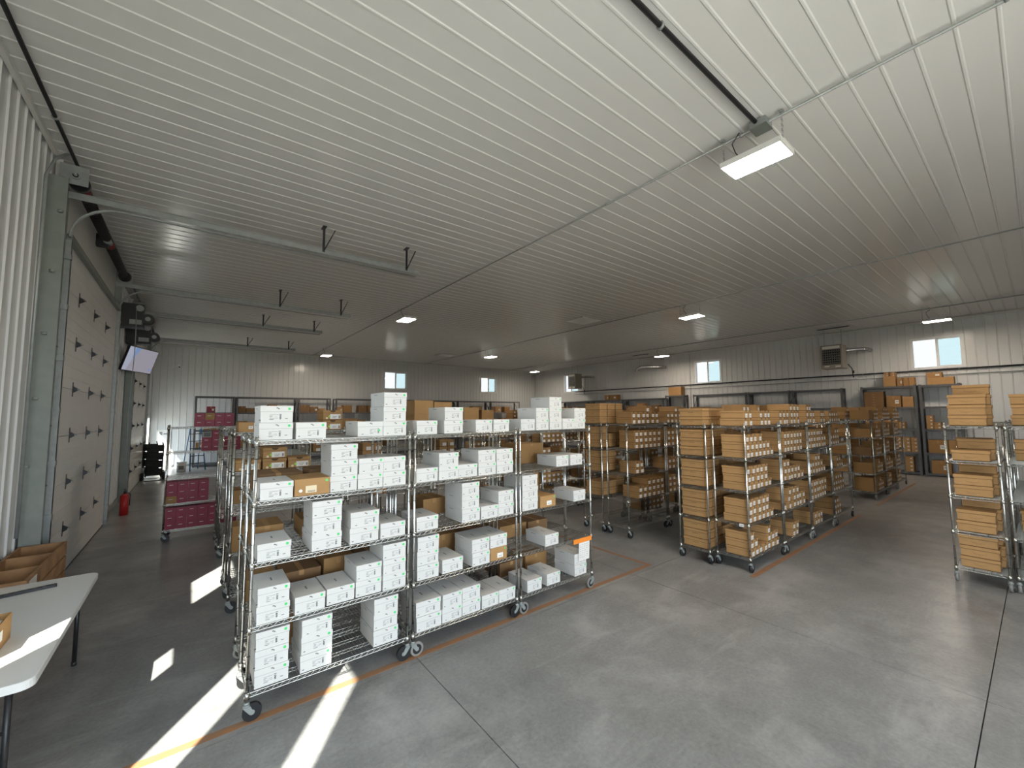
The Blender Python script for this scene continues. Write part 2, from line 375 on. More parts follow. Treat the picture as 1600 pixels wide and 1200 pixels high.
# ---------------------------------------------------------------- overhead doors
XD = -1.33
def hinge_mesh():
    b = MB(); b.box(0, 0.004, -0.022, 0.022, -0.10, 0.10, 'dark_metal')
    for zz in (-0.06, 0.06): b.cyl((0.004, 0, zz), (0.009, 0, zz), 0.008, 'galv', 6)
    for sy in (-0.02, 0.016):
        b.face([(0.004, sy, -0.045), (0.07, sy, 0.0), (0.004, sy, 0.045)], 'dark_metal'); b.face([(0.004, sy+0.004, 0.045), (0.07, sy+0.004, 0.0), (0.004, sy+0.004, -0.045)], 'dark_metal')
        b.face([(0.004, sy, -0.045), (0.004, sy+0.004, -0.045), (0.07, sy+0.004, 0), (0.07, sy, 0)], 'dark_metal'); b.face([(0.07, sy, 0), (0.07, sy+0.004, 0), (0.004, sy+0.004, 0.045), (0.004, sy, 0.045)], 'dark_metal')
    b.cyl((0.06, -0.04, 0), (0.06, 0.04, 0), 0.009, 'galv', 6)
    return b.mesh('hinge')
HINGE = hinge_mesh()
def overhead_door(n, y0, y1, label, hc, extra=''):
    root = empty('door_%d' % n, (XD, (y0+y1)/2, 0)); tag(root, label, kind='structure')
    oy = (y0+y1)/2
    for k in range(7):
        z0, z1 = 0.02+k*0.63, 0.02+(k+1)*0.63
        b = MB(); b.box(-0.05, -0.004, y0-oy, y1-oy, z0+0.003, z1-0.003, 'door_panel')
        for gz in (0.14, 0.29, 0.44):   # pressed grooves, standing proud as thin ribs
            b.box(-0.004, -0.001, y0-oy+0.03, y1-oy-0.03, z0+gz, z0+gz+0.012, 'door_panel')
        b.build('section', root)
        if k:
            for hy in hc: link('hinge', HINGE, root, (-0.003, hy-oy, z0))
    boxed('bottom_seal', -0.06, -0.002, y0-oy, y1-oy, 0.002, 0.022, 'black', root)
    b = MB(); b.box(-0.004, 0.05, y0-oy, y1-oy, 4.36, 4.44, 'galv_paint'); b.build('top_strut', root)
    # header above the door
    boxed('header', -0.12, -0.06, y0-oy-0.1, y1-oy+0.1, 4.45, HC-0.03, 'trim', root)
    # jamb channels and vertical tracks
    for s, yy in ((-1, y0), (1, y1)):
        ya, yb = (yy-0.42, yy-0.02) if (s < 0 and n == 1) else ((yy-0.22, yy-0.02) if s < 0 else (yy+0.02, yy+0.2))
        b = MB(); b.box(-0.11, 0.0, ya-oy, yb-oy, 0.0, 4.98, 'galv_paint')
        b.box(0.0, 0.055, ya-oy, ya-oy+0.012, 0.0, 4.98, 'galv_paint')
        for zz in (1.35, 2.05, 3.0): b.box(0.0, 0.006, ya-oy+0.12, yb-oy-0.03, zz, zz+0.012, 'dark_metal')
        b.build('jamb_channel', root)
        b = MB(); yt = yy+(0.006 if s > 0 else -0.05)
        b.box(0.0, 0.06, yt-oy, yt-oy+0.006, 0.1, 4.35, 'galv'); b.box(0.054, 0.06, yt-oy, yt-oy+0.03, 0.1, 4.35, 'galv')
        b.cyl((0.03, yt-oy+0.02, 0.15), (0.03, yt-oy+0.02, 4.3), 0.006, 'dark_metal', 6)
        for zz in [0.35+0.63*i for i in range(7)]: b.box(0.0, 0.065, yt-oy-0.03, yt-oy+0.03, zz-0.03, zz+0.03, 'galv')
        b.build('vertical_track', root)
        # curved and horizontal track
        z_h = 4.93 if n == 1 else 5.0
        if n == 1: rz = 0.45
        else: rz = 0.45
        pts = []
        for i in range(9):
            t = math.pi/2*i/8; pts.append((0.03+rz*(1-math.cos(t)), yt-oy, z_h-0.09-rz+rz*math.sin(t)))
        bt = MB()
        for w_ in (-0.004, 0.026): bt.tube([(p[0], p[1]+w_, p[2]) for p in pts]+[(4.62, yt-oy+w_, z_h-0.10)], 0.014, 'galv', 6)
        bt.build('curved_track', root)
        b = MB(); b.box(-0.06, 4.68, yt-oy-0.03, yt-oy-0.022, z_h-0.06, z_h+0.03, 'galv'); b.box(-0.06, 4.68, yt-oy-0.03, yt-oy+0.03, z_h+0.024, z_h+0.03, 'galv')
        b.build('horizontal_angle', root)
        for hx in (2.95, 4.42):
            b = MB(); b.box(hx-0.02, hx+0.02, yt-oy-0.034, yt-oy-0.03, z_h-0.03, HC-0.03, 'dark_metal')
            b.box(hx-0.03, hx+0.03, yt-oy-0.10, yt-oy+0.06, HC-0.035, HC-0.021, 'dark_metal')
            p0 = Vector((hx+0.01, yt-oy-0.032, z_h)); p1 = Vector((hx+0.18, yt-oy-0.032, HC-0.03)); b.tube([p0, p1], 0.012, 'dark_metal', 4)
            b.build('track_hanger', root)
    # torsion shaft, drums, springs
    b = MB(); b.cyl((0.08, y0-oy-0.35, 5.10), (0.08, y1-oy+0.3, 5.10), 0.016, 'galv', 10); b.build('torsion_shaft', root)
    for s0, s1 in ((y0-oy+0.25, y0-oy+1.95), (y1-oy-1.95, y1-oy-0.2)):
        b = MB(); nseg = 60
        pts = []
        b.cyl((0.08, s0, 5.10), (0.08, s1, 5.10), 0.058, 'steel_spring', 12)
        for i in range(34):
            yy = s0+(s1-s0)*(i+0.5)/34; b.cyl((0.08, yy-0.012, 5.10), (0.08, yy+0.012, 5.10), 0.068, 'steel_spring', 12)
        b.cyl((0.08, s0-0.06, 5.10), (0.08, s0, 5.10), 0.07, 'spring_red', 12); b.cyl((0.08, s1, 5.10), (0.08, s1+0.06, 5.10), 0.05, 'dark_metal', 10)
        b.build('torsion_spring', root)
    for yy in (y0-oy-0.02, y1-oy+0.02):
        b = MB(); b.cyl((0.08, yy-0.05, 5.10), (0.08, yy+0.05, 5.10), 0.10, 'dark_metal', 16); b.build('cable_drum', root)
        b = MB(); ys_ = yy-0.22 if yy < 0 else yy+0.08; b.box(-0.06, 0.19, ys_, ys_+0.006, 4.99, 5.23, 'galv'); b.cyl((0.08, ys_-0.02, 5.10), (0.08, ys_+0.02, 5.10), 0.045, 'galv', 12); b.cyl((0.08, ys_-0.03, 5.10), (0.08, ys_+0.03, 5.10), 0.028, 'dark_metal', 10); b.build('end_bearing_plate', root)
    b = MB(); b.box(-0.06, 0.09, -0.05, 0.05, 5.0, 5.2, 'dark_metal'); b.cyl((0.08, -0.07, 5.10), (0.08, 0.07, 5.10), 0.055, 'galv', 10); b.build('centre_bracket', root)
    return root
overhead_door(1, 7.30, 11.62, 'white sectional overhead door nearest the folding table', (8.22, 9.34, 10.43))
overhead_door(2, 14.85, 19.45, 'white sectional overhead door at the far end of the left wall', (15.6, 16.9, 18.2))
# door operators (jackshaft motors) between the doors
def operator(y, z, label):
    r = empty('door_operator', (-1.08, y, z)); tag(r, label, 'door motor')
    b = MB(); b.box(-0.34, 0.13, -0.16, 0.16, -0.42, 0.10, 'black'); b.build('gear_housing', r)
    b = MB(); b.cyl((0.20, -0.18, -0.22), (0.20, 0.2, -0.22), 0.11, 'black', 16); b.cyl((0.20, 0.2, -0.22), (0.20, 0.24, -0.22), 0.085, 'dark_metal', 16); b.cyl((0.20, -0.185, -0.22), (0.20, -0.18, -0.22), 0.05, 'galv', 12); b.build('motor', r)
    b = MB(); b.cyl((0.06, -0.2, 0.0), (0.06, -0.165, 0.0), 0.07, 'galv', 16); b.build('sprocket', r)
    b = MB(); b.box(-0.1, 0.1, -0.19, -0.162, -0.36, -0.26, 'galv'); b.build('chain_guard', r)
    if y > 13: return
    pts = [(0.0, -0.21, 0)]+[(0.02*math.sin(i*0.6), -0.21, -0.3*i) for i in range(1, 12)]
    b = MB(); b.tube(pts, 0.008, 'galv', 5); b.build('hand_chain', r)
operator(12.25, 4.55, 'black door motor mounted beside the nearest overhead door')
operator(14.2, 4.45, 'black door motor mounted above the wall screen')

# conduits on left wall and ceiling
def pipe(name, pts, r, m, label, cat, clips=0, group=None):
    root = MB(); root.tube(pts, r, m, 8); o = root.build(name); tag(o, label, cat, group)
    P = [Vector(p) for p in pts]
    if clips:
        for i in range(1, clips):
            t = i/clips; seg = P[0].lerp(P[-1], t); b = MB(); d = (P[-1]-P[0]).normalized()
            b.cyl(seg-d*0.012, seg+d*0.012, r*1.5, 'galv', 8); b.build('clip', o)
    return o
pipe('conduit', [(-1.27, YF+0.1, HC-0.05), (-1.27, 22.9, HC-0.05)], 0.02, 'dark_metal', 'dark conduit along the ceiling edge above the overhead doors', 'conduit', 16)
pipe('conduit', [(-1.40, 6.62, 0.9), (-1.40, 6.62, 4.85), (-1.36, 6.72, 5.1), (-1.30, 6.9, 5.28)], 0.016, 'galv', 'thin vertical conduit on the wall beside the nearest door jamb', 'conduit', 6)
for X, lab in ((4.79, 'ceiling conduit carrying the brightest lamp across the whole ceiling'), (11.12, 'middle ceiling conduit above the right-hand racks'), (17.6, 'farthest ceiling conduit close to the right wall')):
    pipe('conduit', [(X, YF+0.1, HC-0.05), (X, YB-0.1, HC-0.05)], 0.0145, 'galv', lab, 'conduit', 14)
pipe('conduit', [(-0.8, 1.70, HC-0.045), (4.72, 1.70, HC-0.045)], 0.022, 'dark_metal', 'dark conduit joining the junction box above the brightest lamp', 'conduit', 3)
b = MB(); b.box(4.69, 4.87, 1.60, 1.76, HC-0.10, HC-0.021, 'galv'); b.box(4.685, 4.875, 1.595, 1.765, HC-0.104, HC-0.10, 'galv_paint'); tag(b.build('junction_box'), 'small galvanised junction box on the ceiling above the brightest lamp', 'junction box')

# ---------------------------------------------------------------- ceiling lamps
def lamp_proto():
    r = empty('high_bay_lamp', (0, 0, 0))
    b = MB(); w2, l2 = 0.19, 0.31
    b.box(-w2, w2, -l2, l2, 0.045, 0.06, 'lamp_body')
    b.box(-w2, -w2+0.012, -l2, l2, 0.0, 0.045, 'lamp_body'); b.box(w2-0.012, w2, -l2, l2, 0.0, 0.045, 'lamp_body')
    b.box(-w2+0.012, w2-0.012, -l2, -l2+0.012, 0.0, 0.045, 'lamp_body'); b.box(-w2+0.012, w2-0.012, l2-0.012, l2, 0.0, 0.045, 'lamp_body')
    b.build('housing', r)
    boxed('diffuser', -w2+0.013, w2-0.013, -l2+0.013, l2-0.013, 0.004, 0.03, 'lamp', r)
    b = MB(); b.box(-0.07, 0.07, -0.2, 0.2, 0.06, 0.10, 'lamp_body'); b.build('driver_box', r)
    for sy in (-0.3, 0.3):
        b = MB()
        n = 10; z0, z1 = 0.06, 0.36
        for i in range(n):
            za, zb = z0+(z1-z0)*i/n, z0+(z1-z0)*(i+1)/n
            o = 0.007 if i % 2 else -0.007
            b.tube([(-0.1+o, sy, za), (-0.1+o, sy, zb)], 0.0028, 'galv', 4); b.tube([(-0.1, sy+o, za), (-0.1, sy+o, zb)], 0.0028, 'galv', 4)
        b.box(-0.125, -0.075, sy-0.02, sy+0.02, z1, z1+0.012, 'galv'); b.build('hanging_chain', r)
    b = MB(); b.tube([(0.0, 0.15, 0.10), (-0.03, 0.2, 0.2), (-0.06, 0.22, 0.3), (-0.1, 0.12, 0.365)], 0.006, 'dark_metal', 6); b.build('power_cable', r)
    return r
LP = lamp_proto()
lamps = [(4.85, 1.77, 'brightest and nearest lit lamp hanging from the ceiling on chains'), (4.85, 11.3, 'lit ceiling lamp above the white shoebox racks, second along the left conduit'), (4.8, 20.3, 'lit ceiling lamp near the far wall above the dark shelving, leftmost'),
         (11.35, 6.05, 'lit ceiling lamp over the right-hand racks on the middle conduit'), (11.3, 16.2, 'lit ceiling lamp near the far window reflection, middle conduit'),
         (18.0, 1.78, 'lit ceiling lamp above the right wall window and grey shelving'), (18.0, 11.2, 'lit ceiling lamp left of the middle right-wall window'), (17.6, 20.2, 'lit ceiling lamp in the far right corner of the hall')]
for i, (x, y, lab) in enumerate(lamps):
    o = LP if i == 0 else copy_tree(LP)
    o.location = (x, y, 4.95); tag(o, lab, 'lamp', 'hanging high bay lamps')
for x, y, lab in ((10.35, 9.35, 'flat white square access hatch on the ceiling, nearer one'), (10.45, 19.1, 'flat white square access hatch on the ceiling, farther one')):
    b = MB(); b.box(x-0.45, x+0.45, y-0.4, y+0.4, HC-0.04, HC-0.021, 'trim'); b.box(x-0.4, x+0.4, y-0.35, y+0.35, HC-0.045, HC-0.04, 'vinyl'); tag(b.build('ceiling_hatch'), lab, 'hatch')
for x, y, lab in ((18.9, 4.6, 'narrow dark slotted ceiling vent above the near wall heater'), (18.9, 13.0, 'narrow dark slotted ceiling vent above the bent flue pipe')):
    b = MB()
    b.box(x-0.07, x+0.07, y-0.5, y+0.5, HC-0.03, HC-0.021, 'shelf_grey')
    for i in range(4): b.box(x-0.06+0.03*i, x-0.05+0.03*i, y-0.47, y+0.47, HC-0.036, HC-0.03, 'dark_metal')
    tag(b.build('ceiling_vent'), lab, 'vent')

# ---------------------------------------------------------------- wire racks on casters
SH = [0.19, 0.635, 1.08, 1.525, 1.97]
RW, RD = 1.19, 0.44
def shelf_mesh(W, D):
    b = MB()
    for yy in (0, D):
        for zz, r in ((-0.004, 0.0038), (-0.032, 0.0034)): b.cyl((0.012, yy, zz), (W-0.012, yy, zz), r, 'chrome', 5, cap=False)
        n = 22
        for i in range(n):
            xa = 0.02+(W-0.04)*i/n; xb = 0.02+(W-0.04)*(i+0.5)/n; xc = 0.02+(W-0.04)*(i+1)/n
            b.cyl((xa, yy, -0.006), (xb, yy, -0.030), 0.0028, 'chrome', 4, cap=False); b.cyl((xb, yy, -0.030), (xc, yy, -0.006), 0.0028, 'chrome', 4, cap=False)
    for xx in (0, W):
        for zz, r in ((-0.004, 0.0038), (-0.032, 0.0034)): b.cyl((xx, 0.012, zz), (xx, D-0.012, zz), r, 'chrome', 5, cap=False)
        n = 8
        for i in range(n):
            ya = 0.02+(D-0.04)*i/n; yb = 0.02+(D-0.04)*(i+0.5)/n; yc = 0.02+(D-0.04)*(i+1)/n
            b.cyl((xx, ya, -0.006), (xx, yb, -0.030), 0.0028, 'chrome', 4, cap=False); b.cyl((xx, yb, -0.030), (xx, yc, -0.006), 0.0028, 'chrome', 4, cap=False)
    n = 44
    for i in range(1, n):
        x = W*i/n; b.cyl((x, 0, -0.0022), (x, D, -0.0022), 0.0021, 'chrome', 4, cap=False)
    for k in (1, 2):
        y = D*k/3; b.cyl((0, y, -0.0075), (W, y, -0.0075), 0.003, 'chrome', 4, cap=False)
        for zz in (-0.032,): b.cyl((0, y, zz), (W, y, zz), 0.0028, 'chrome', 4, cap=False)
        n = 22
        for i in range(n):
            xa = W*i/n; xb = W*(i+0.5)/n; xc = W*(i+1)/n
            b.cyl((xa, y, -0.008), (xb, y, -0.031), 0.0024, 'chrome', 3, cap=False); b.cyl((xb, y, -0.031), (xc, y, -0.008), 0.0024, 'chrome', 3, cap=False)
    for xx in (0, W):
        for yy in (0, D): b.cyl((xx, yy, -0.04), (xx, yy, 0.006), 0.0205, 'chrome', 10, r1=0.0165)
    return b.mesh('shelf')
def post_mesh():
    b = MB(); b.cyl((0, 0, 0.13), (0, 0, 1.998), 0.0127, 'post', 10)
    for i in range(1, 12): b.cyl((0, 0, 0.13+0.155*i), (0, 0, 0.133+0.155*i), 0.0134, 'dark_metal', 10)
    b.cyl((0, 0, 1.998), (0, 0, 2.008), 0.0135, 'chrome', 10, r1=0.010)
    return b.mesh('post')
def caster_meshes(rub):
    b = MB(); b.cyl((0, 0, 0.115), (0, 0, 0.15), 0.010, 'galv', 8); b.cyl((0, 0, 0.108), (0, 0, 0.118), 0.026, 'galv', 12); b.cyl((0, 0, 0.118), (0, 0, 0.132), 0.022, 'galv', 12, r1=0.014)
    for s in (-1, 1):
        y0, y1 = (0.019, 0.0215) if s > 0 else (-0.0215, -0.019)
        for (ax, az), (bx, bz), (cx, cz), (dx, dz) in (((-0.024, 0.108), (0.024, 0.108), (0.05, 0.052), (0.02, 0.052)),):
            pts = [(ax, az), (bx, bz), (cx, cz), (dx, dz)]
            b.face([(p, y0, q) for p, q in pts], 'galv'); b.face([(p, y1, q) for p, q in reversed(pts)], 'galv')
            for i in range(4):
                (p, q), (p2, q2) = pts[i], pts[(i+1) % 4]; b.face([(p, y0, q), (p, y1, q), (p2, y1, q2), (p2, y0, q2)], 'galv')
    b.box(-0.024, 0.024, -0.0215, 0.0215, 0.1045, 0.1085, 'galv'); b.cyl((0.035, -0.026, 0.062), (0.035, 0.026, 0.062), 0.006, 'galv', 6)
    c = b.mesh('caster')
    b = MB()
    b.cyl((0, -0.015, 0), (0, 0.015, 0), 0.06, rub, 20); b.cyl((0, -0.0155, 0), (0, 0.0155, 0), 0.042, 'dark_metal', 16); b.cyl((0, -0.017, 0), (0, 0.017, 0), 0.018, 'galv', 10)
    wmesh = b.mesh('wheel')
    return c, wmesh
SHELF = {}; POST = post_mesh(); CAST = caster_meshes('black'); CASTG = caster_meshes('grey_rubber')
def rack(x, y, label, W=RW, D=RD, levels=SH, rz=0.0, grey=False, group='chrome wire racks on casters'):
    key = (W, D)
    if key not in SHELF: SHELF[key] = shelf_mesh(W, D)
    r = empty('wire_rack', (x, y, 0), rz); tag(r, label, 'rack', group)
    for px_ in (0, W):
        for py_ in (0, D):
            link('post', POST, r, (px_, py_, 0))
            cm, wm = CASTG if (grey or random.random() < 0.3) else CAST
            c = link('caster', cm, r, (px_, py_, 0)); c.rotation_euler = (0, 0, (0 if px_ == 0 else math.pi)+random.uniform(-0.14, 0.14))
            link('wheel', wm, c, (0.035, 0, 0.0605))
    for z in levels: link('shelf', SHELF[key], r, (0, 0, z))
    return r

ORD = ['first', 'second', 'third', 'fourth', 'fifth', 'sixth', 'seventh', 'eighth', 'ninth', 'tenth', 'eleventh', 'twelfth', 'thirteenth', 'fourteenth', 'fifteenth']
LEV = ['bottom', 'lower', 'middle', 'upper', 'top']
def tier(k, n):
    if n == 1: return 'single box of'
    if n == 2: return ('bottom of', 'top of')[k]
    if n == 3: return ('bottom of', 'middle of', 'top of')[k]
    return (['bottom of', 'second up in', 'third up in', 'fourth up in', 'fifth up in', 'sixth up in'][k] if k < n-1 else 'top of')

# ---------------------------------------------------------------- white shoeboxes
BW, BH, BD = 0.215, 0.128, 0.345
def white_meshes():
    b = MB(); b.box(-BW/2, BW/2, 0, BD, 0, BH-0.003, 'white_box'); body = b.mesh('shoebox')
    b = MB(); e = 0.0025
    b.box(-BW/2-e, BW/2+e, -e, BD+e, BH*0.66, BH, 'white_box', skip='b')
    # grey rim painted in so the lid edge reads as a shadow line
    b.box(-BW/2-e, BW/2+e, -e, -0.0002, BH*0.66-0.0016, BH*0.66, 'ink_shade_grey')
    f = 0.0004; yy = -e-f
    # small mark on the lid front, dash on the lid top and on the left side
    b.face([(0.004, yy, BH*0.82), (0.016, yy, BH*0.80), (0.013, yy, BH*0.88)], 'ink'); b.face([(-0.008, yy, BH*0.87), (0.006, yy, BH*0.85), (0.008, yy, BH*0.90), (-0.004, yy, BH*0.91)], 'ink')
    b.face([(-0.006, 0.13, BH+f), (0.006, 0.13, BH+f), (0.006, 0.20, BH+f), (-0.006, 0.20, BH+f)], 'ink_shade_grey')
    xx = -BW/2-e-f
    b.face([(xx, 0.25, BH*0.83), (xx, 0.17, BH*0.83), (xx, 0.17, BH*0.87), (xx, 0.25, BH*0.87)], 'ink_shade_grey')
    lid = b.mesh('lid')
    prints = []
    for v in range(3):
        b = MB(); yy = -0.0007; ox = (-0.02, -0.045, 0.0)[v]
        def q(x0, x1, z0, z1, m='ink'): b.face([(x0+ox, yy, z0), (x1+ox, yy, z0), (x1+ox, yy, z1), (x0+ox, yy, z1)], m)
        q(-0.005, 0.055, 0.060, 0.0625, 'ink_shade_grey')
        q(-0.005, 0.015, 0.050, 0.0525); q(-0.005, 0.01, 0.042, 0.044); q(0.03, 0.05, 0.042, 0.0445, 'ink_shade_grey')
        q(-0.005, 0.03, 0.033, 0.0355, 'ink_shade_grey'); q(0.035, 0.052, 0.033, 0.035, 'ink_shade_grey'); q(-0.005, 0.022, 0.023, 0.026)
        for i in range(4): q(0.062, 0.074, 0.026+i*0.008, 0.0315+i*0.008)
        q(0.060, 0.076, 0.062, 0.066)
        q(-0.075, -0.06, 0.018, 0.0215); q(-0.071, -0.062, 0.0215, 0.0235)
        if v == 1: q(0.10, 0.118, 0.03, 0.034)
        prints.append(b.mesh('print'))
    b = MB(); n = 14; r = 0.0105
    b.face([(r*math.cos(2*math.pi*i/n), 0, r*math.sin(2*math.pi*i/n)) for i in range(n)], 'green'); dot = b.mesh('green_dot')
    return body, lid, prints, dot
WB, WLID, WPR, WDOT = white_meshes()
def white_box(x, y, z, w, label, group, dot=True, dlow=False, var=0, hs=1.0, rz=0.0):
    o = link('white_shoebox', WB, None, (x, y, z)); o.scale = (w/BW, 1, hs); o.rotation_euler = (0, 0, rz)
    tag(o, label, 'shoebox', group)
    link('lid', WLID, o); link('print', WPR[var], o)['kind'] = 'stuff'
    if dot:
        d = link('green_dot', WDOT, o, (0.083, -0.0036, BH*0.83) if not dlow else (0.075, -0.0012, 0.05)); d.scale = (BW/w, 1, 1)
    return o

rackL1 = [(0.383, 3.58, 'left'), (1.640, 3.58, 'middle'), (2.888, 3.58, 'right')]
RWL = {'left': 1.203, 'middle': 1.192, 'right': 1.145}
for x, y, s in rackL1:
    rack(x, y, 'chrome wire rack of white shoeboxes in the front row, %s one of three' % s, W=RWL[s], grey=(s == 'right'))
# (rack, shelf, [(x0, x1, count)])
WHITE = [
 (0, 4, [(.405, .63, 2), (.65, .87, 1), (1.13, 1.35, 1), (1.355, 1.570, 3)]),
 (0, 3, [(.42, .64, 1), (.92, 1.135, 3), (1.145, 1.36, 2), (1.362, 1.570, 2)]),
 (0, 2, [(.42, .64, 1), (.79, 1.015, 3), (1.085, 1.325, 2), (1.345, 1.57, 1)]),
 (0, 1, [(.43, .645, 2), (.68, .895, 1), (.915, 1.13, 1), (1.145, 1.36, 2), (1.37, 1.577, 3)]),
 (0, 0, [(.43, .65, 3), (.735, .96, 3), (1.30, 1.515, 3)]),
 (1, 4, [(1.68, 1.89, 1), (1.97, 2.18, 2), (2.345, 2.55, 1), (2.565, 2.77, 1)]),
 (1, 3, [(1.675, 1.895, 1), (1.91, 2.125, 2), (2.135, 2.355, 1), (2.37, 2.59, 2), (2.60, 2.82, 2)]),
 (1, 2, [(1.685, 1.905, 1), (2.175, 2.385, 3), (2.40, 2.61, 1), (2.62, 2.825, 2)]),
 (1, 1, [(1.70, 1.92, 3), (1.965, 2.19, 1), (2.29, 2.50, 2), (2.515, 2.735, 2)]),
 (1, 0, [(1.69, 1.94, 2), (1.96, 2.175, 2), (2.185, 2.395, 2), (2.41, 2.615, 1), (2.63, 2.845, 1)]),
 (2, 4, [(2.95, 3.155, 1), (3.17, 3.365, 2), (3.38, 3.58, 3), (3.595, 3.80, 1), (3.815, 4.02, 2)]),
 (2, 3, [(3.49, 3.695, 1), (3.73, 3.94, 1)]),
 (2, 2, [(2.96, 3.19, 3), (3.78, 3.99, 1)]),
 (2, 1, [(3.29, 3.50, 1)]),
 (2, 0, [(3.02, 3.23, 1), (3.32, 3.53, 1), (3.77, 3.98, 2)]),
]
NODOT = {(2, 4), (2, 3), (2, 2), (2, 1), (2, 0)}
for rk, s, cols in WHITE:
    rx, ry, side = rackL1[rk]
    for ci, (x0, x1, n) in enumerate(cols):
        yf = ry+random.uniform(-0.004, 0.012); x0 *= 0.989; x1 *= 0.989
        for k in range(n):
            lab = 'white shoebox, %s %s stack, %s shelf, %s rack of front row' % (tier(k, n), ORD[ci], LEV[s], side)
            if rk == 1 and s == 1 and ci == 3 and k == 0: continue
            hs = 1.0
            wj = (x1-x0)*(1 if k == 0 else random.uniform(0.965, 1.0))
            o = white_box((x0+x1)/2+random.uniform(-0.003, 0.003), yf+random.uniform(-0.004, 0.006), SH[s]+0.002+k*(BH+0.0015), wj, lab, 'white shoeboxes on the front racks',
                      dot=((rk, s) not in NODOT or random.random() < 0.35), dlow=(rk == 0 and s == 4 and ci == 2), var=random.choice((0, 0, 0, 2)) if rk or ci else 1, rz=random.uniform(-0.008, 0.008))

# ---------------------------------------------------------------- cardboard boxes
def k_mesh(w, d, h, m, face='f', label=True, hole=True, lid=False, script=False, sticker=False, name='cardboard_box'):
    """box with its front at y=0 (or its end at x=0 for face='l')"""
    e = 0.004; b = MB(); b.box(e, w-e, e, d-e, 0.006, h*0.72, m, skip='t'); b.box(e+0.001, w-e-0.001, e+0.001, d-e-0.001, 0.0, 0.006, 'seam_shade'); b.box(0, w, 0, d, h*0.72+0.003, h, m); b.box(0, w, 0, d, h*0.72, h*0.72+0.003, 'seam_shade', skip='t')  # dark bands under lid and box are painted seam shade
    f = 0.0006
    if face == 'f':
        def q(x0, x1, z0, z1, mm): b.face([(x0, e-f, z0), (x1, e-f, z0), (x1, e-f, z1), (x0, e-f, z1)], mm)
        if label: q(w*0.36, w*0.90, h*0.10, h*0.60, 'paper'); q(w*0.48, w*0.7, h*0.34, h*0.40, 'ink_shade_grey'); q(w*0.48, w*0.66, h*0.2, h*0.26, 'ink_shade_grey'); q(w*0.8, w*0.87, h*0.16, h*0.44, 'ink')
        if hole: b.face([(w*0.5-math.cos(math.pi*i/6)*w*0.15, -f, h*0.99-math.sin(math.pi*i/6)*h*0.2) for i in range(7)], 'ink_brown')
        if sticker:
            n = 12
            for cx, cz, r, mm in ((w*0.2, h*0.2, h*0.11, 'cream'), (w*0.33, h*0.36, h*0.11, 'lime')):
                b.face([(cx+r*math.cos(2*math.pi*i/n), e-f, cz+r*math.sin(2*math.pi*i/n)) for i in range(n)], mm)
    return b.mesh(name)
K1 = k_mesh(0.137, 0.33, 0.108, 'card2')
K1b = k_mesh(0.137, 0.33, 0.108, 'card')
K1c = k_mesh(0.175, 0.33, 0.118, 'card')
K6 = k_mesh(0.25, 0.33, 0.125, 'card2', sticker=True)
STUFF = MB()
def stuff_box(x, y, z, w, d, h, m='card', lab=True):
    STUFF.box(x+0.004, x+w-0.004, y+0.004, y+d-0.004, z+0.006, z+h*0.72, m, skip='t'); STUFF.box(x+0.005, x+w-0.005, y+0.005, y+d-0.005, z, z+0.006, 'seam_shade'); STUFF.box(x, x+w, y, y+d, z+h*0.72, z+h, m)  # dark base band painted as shade between stacked boxes
    if lab: STUFF.face([(x+w*0.4, y+0.003, z+h*0.1), (x+w*0.9, y+0.003, z+h*0.1), (x+w*0.9, y+0.003, z+h*0.58), (x+w*0.4, y+0.003, z+h*0.58)], 'paper')
def fill_k1(rx, ry, s, spec, rowname, mesh=K1, w=0.137, h=0.108, y_off=0.004, desc='brown shoebox with white label', stuff=False, group='brown shoeboxes with white end labels', d=0.33, off=0.02):
    """spec: counts per column; a float is a gap in metres"""
    x = rx+off; ci = 0
    for c in spec:
        if isinstance(c, float): x += c; continue
        for k in range(c):
            if stuff: stuff_box(x, ry+y_off, SH[s]+0.002+k*(h+0.001), w, d, h, random.choice(('card', 'card2')))
            else:
                o = link('cardboard_shoebox', mesh, None, (x+random.uniform(-0.001, 0.001), ry+y_off+random.uniform(-0.008, 0.008), SH[s]+0.002+k*(h+0.001)))
                tag(o, '%s, %s %s stack, %s shelf, %s' % (desc, tier(k, c), ORD[ci], LEV[s], rowname), 'shoebox', group)
        x += w+0.004; ci += 1

# lidded plain boxes whose long side faces the end of a row
def lid_box_meshes(dx, wy, h, m, script):
    b = MB(); b.box(0.007, dx-0.007, 0.007, wy-0.007, 0.008, h-0.003, m); b.box(0.009, dx-0.009, 0.009, wy-0.009, 0.0, 0.008, 'seam_shade')  # dark foot band is shade painted at the stacking gap
    if script:
        pts = []
        for i in range(30):
            t = i/29; pts.append((0.0064, wy*(0.68-0.36*t), h*(0.40+0.07*math.sin(i*1.7)+0.03*math.sin(i*0.9)-0.10*math.sin(math.pi*t))))
        for (x, y, z), (_, y2, z2) in zip(pts, pts[1:]): b.face([(x, y, z), (x, y2, z2), (x, y2, z2+h*0.022), (x, y, z+h*0.022)], 'ink_brown')
    else:
        b.face([(0.0064, wy*0.62, h*0.5), (0.0064, wy*0.38, h*0.5), (0.0064, wy*0.38, h*0.53), (0.0064, wy*0.62, h*0.53)], 'ink_brown')
    body = b.mesh('storage_box')
    b = MB(); b.box(0, dx, 0, wy, h*0.70+0.004, h, m); b.box(0, dx, 0, wy, h*0.70, h*0.70+0.004, 'seam_shade', skip='t'); lid = b.mesh('lid')  # dark lower band of the lid is its shadow line in colour
    return body, lid
LB = lid_box_meshes(0.215, 0.37, 0.128, 'card2', False)
LBS = lid_box_meshes(0.25, 0.335, 0.133, 'card2', True)
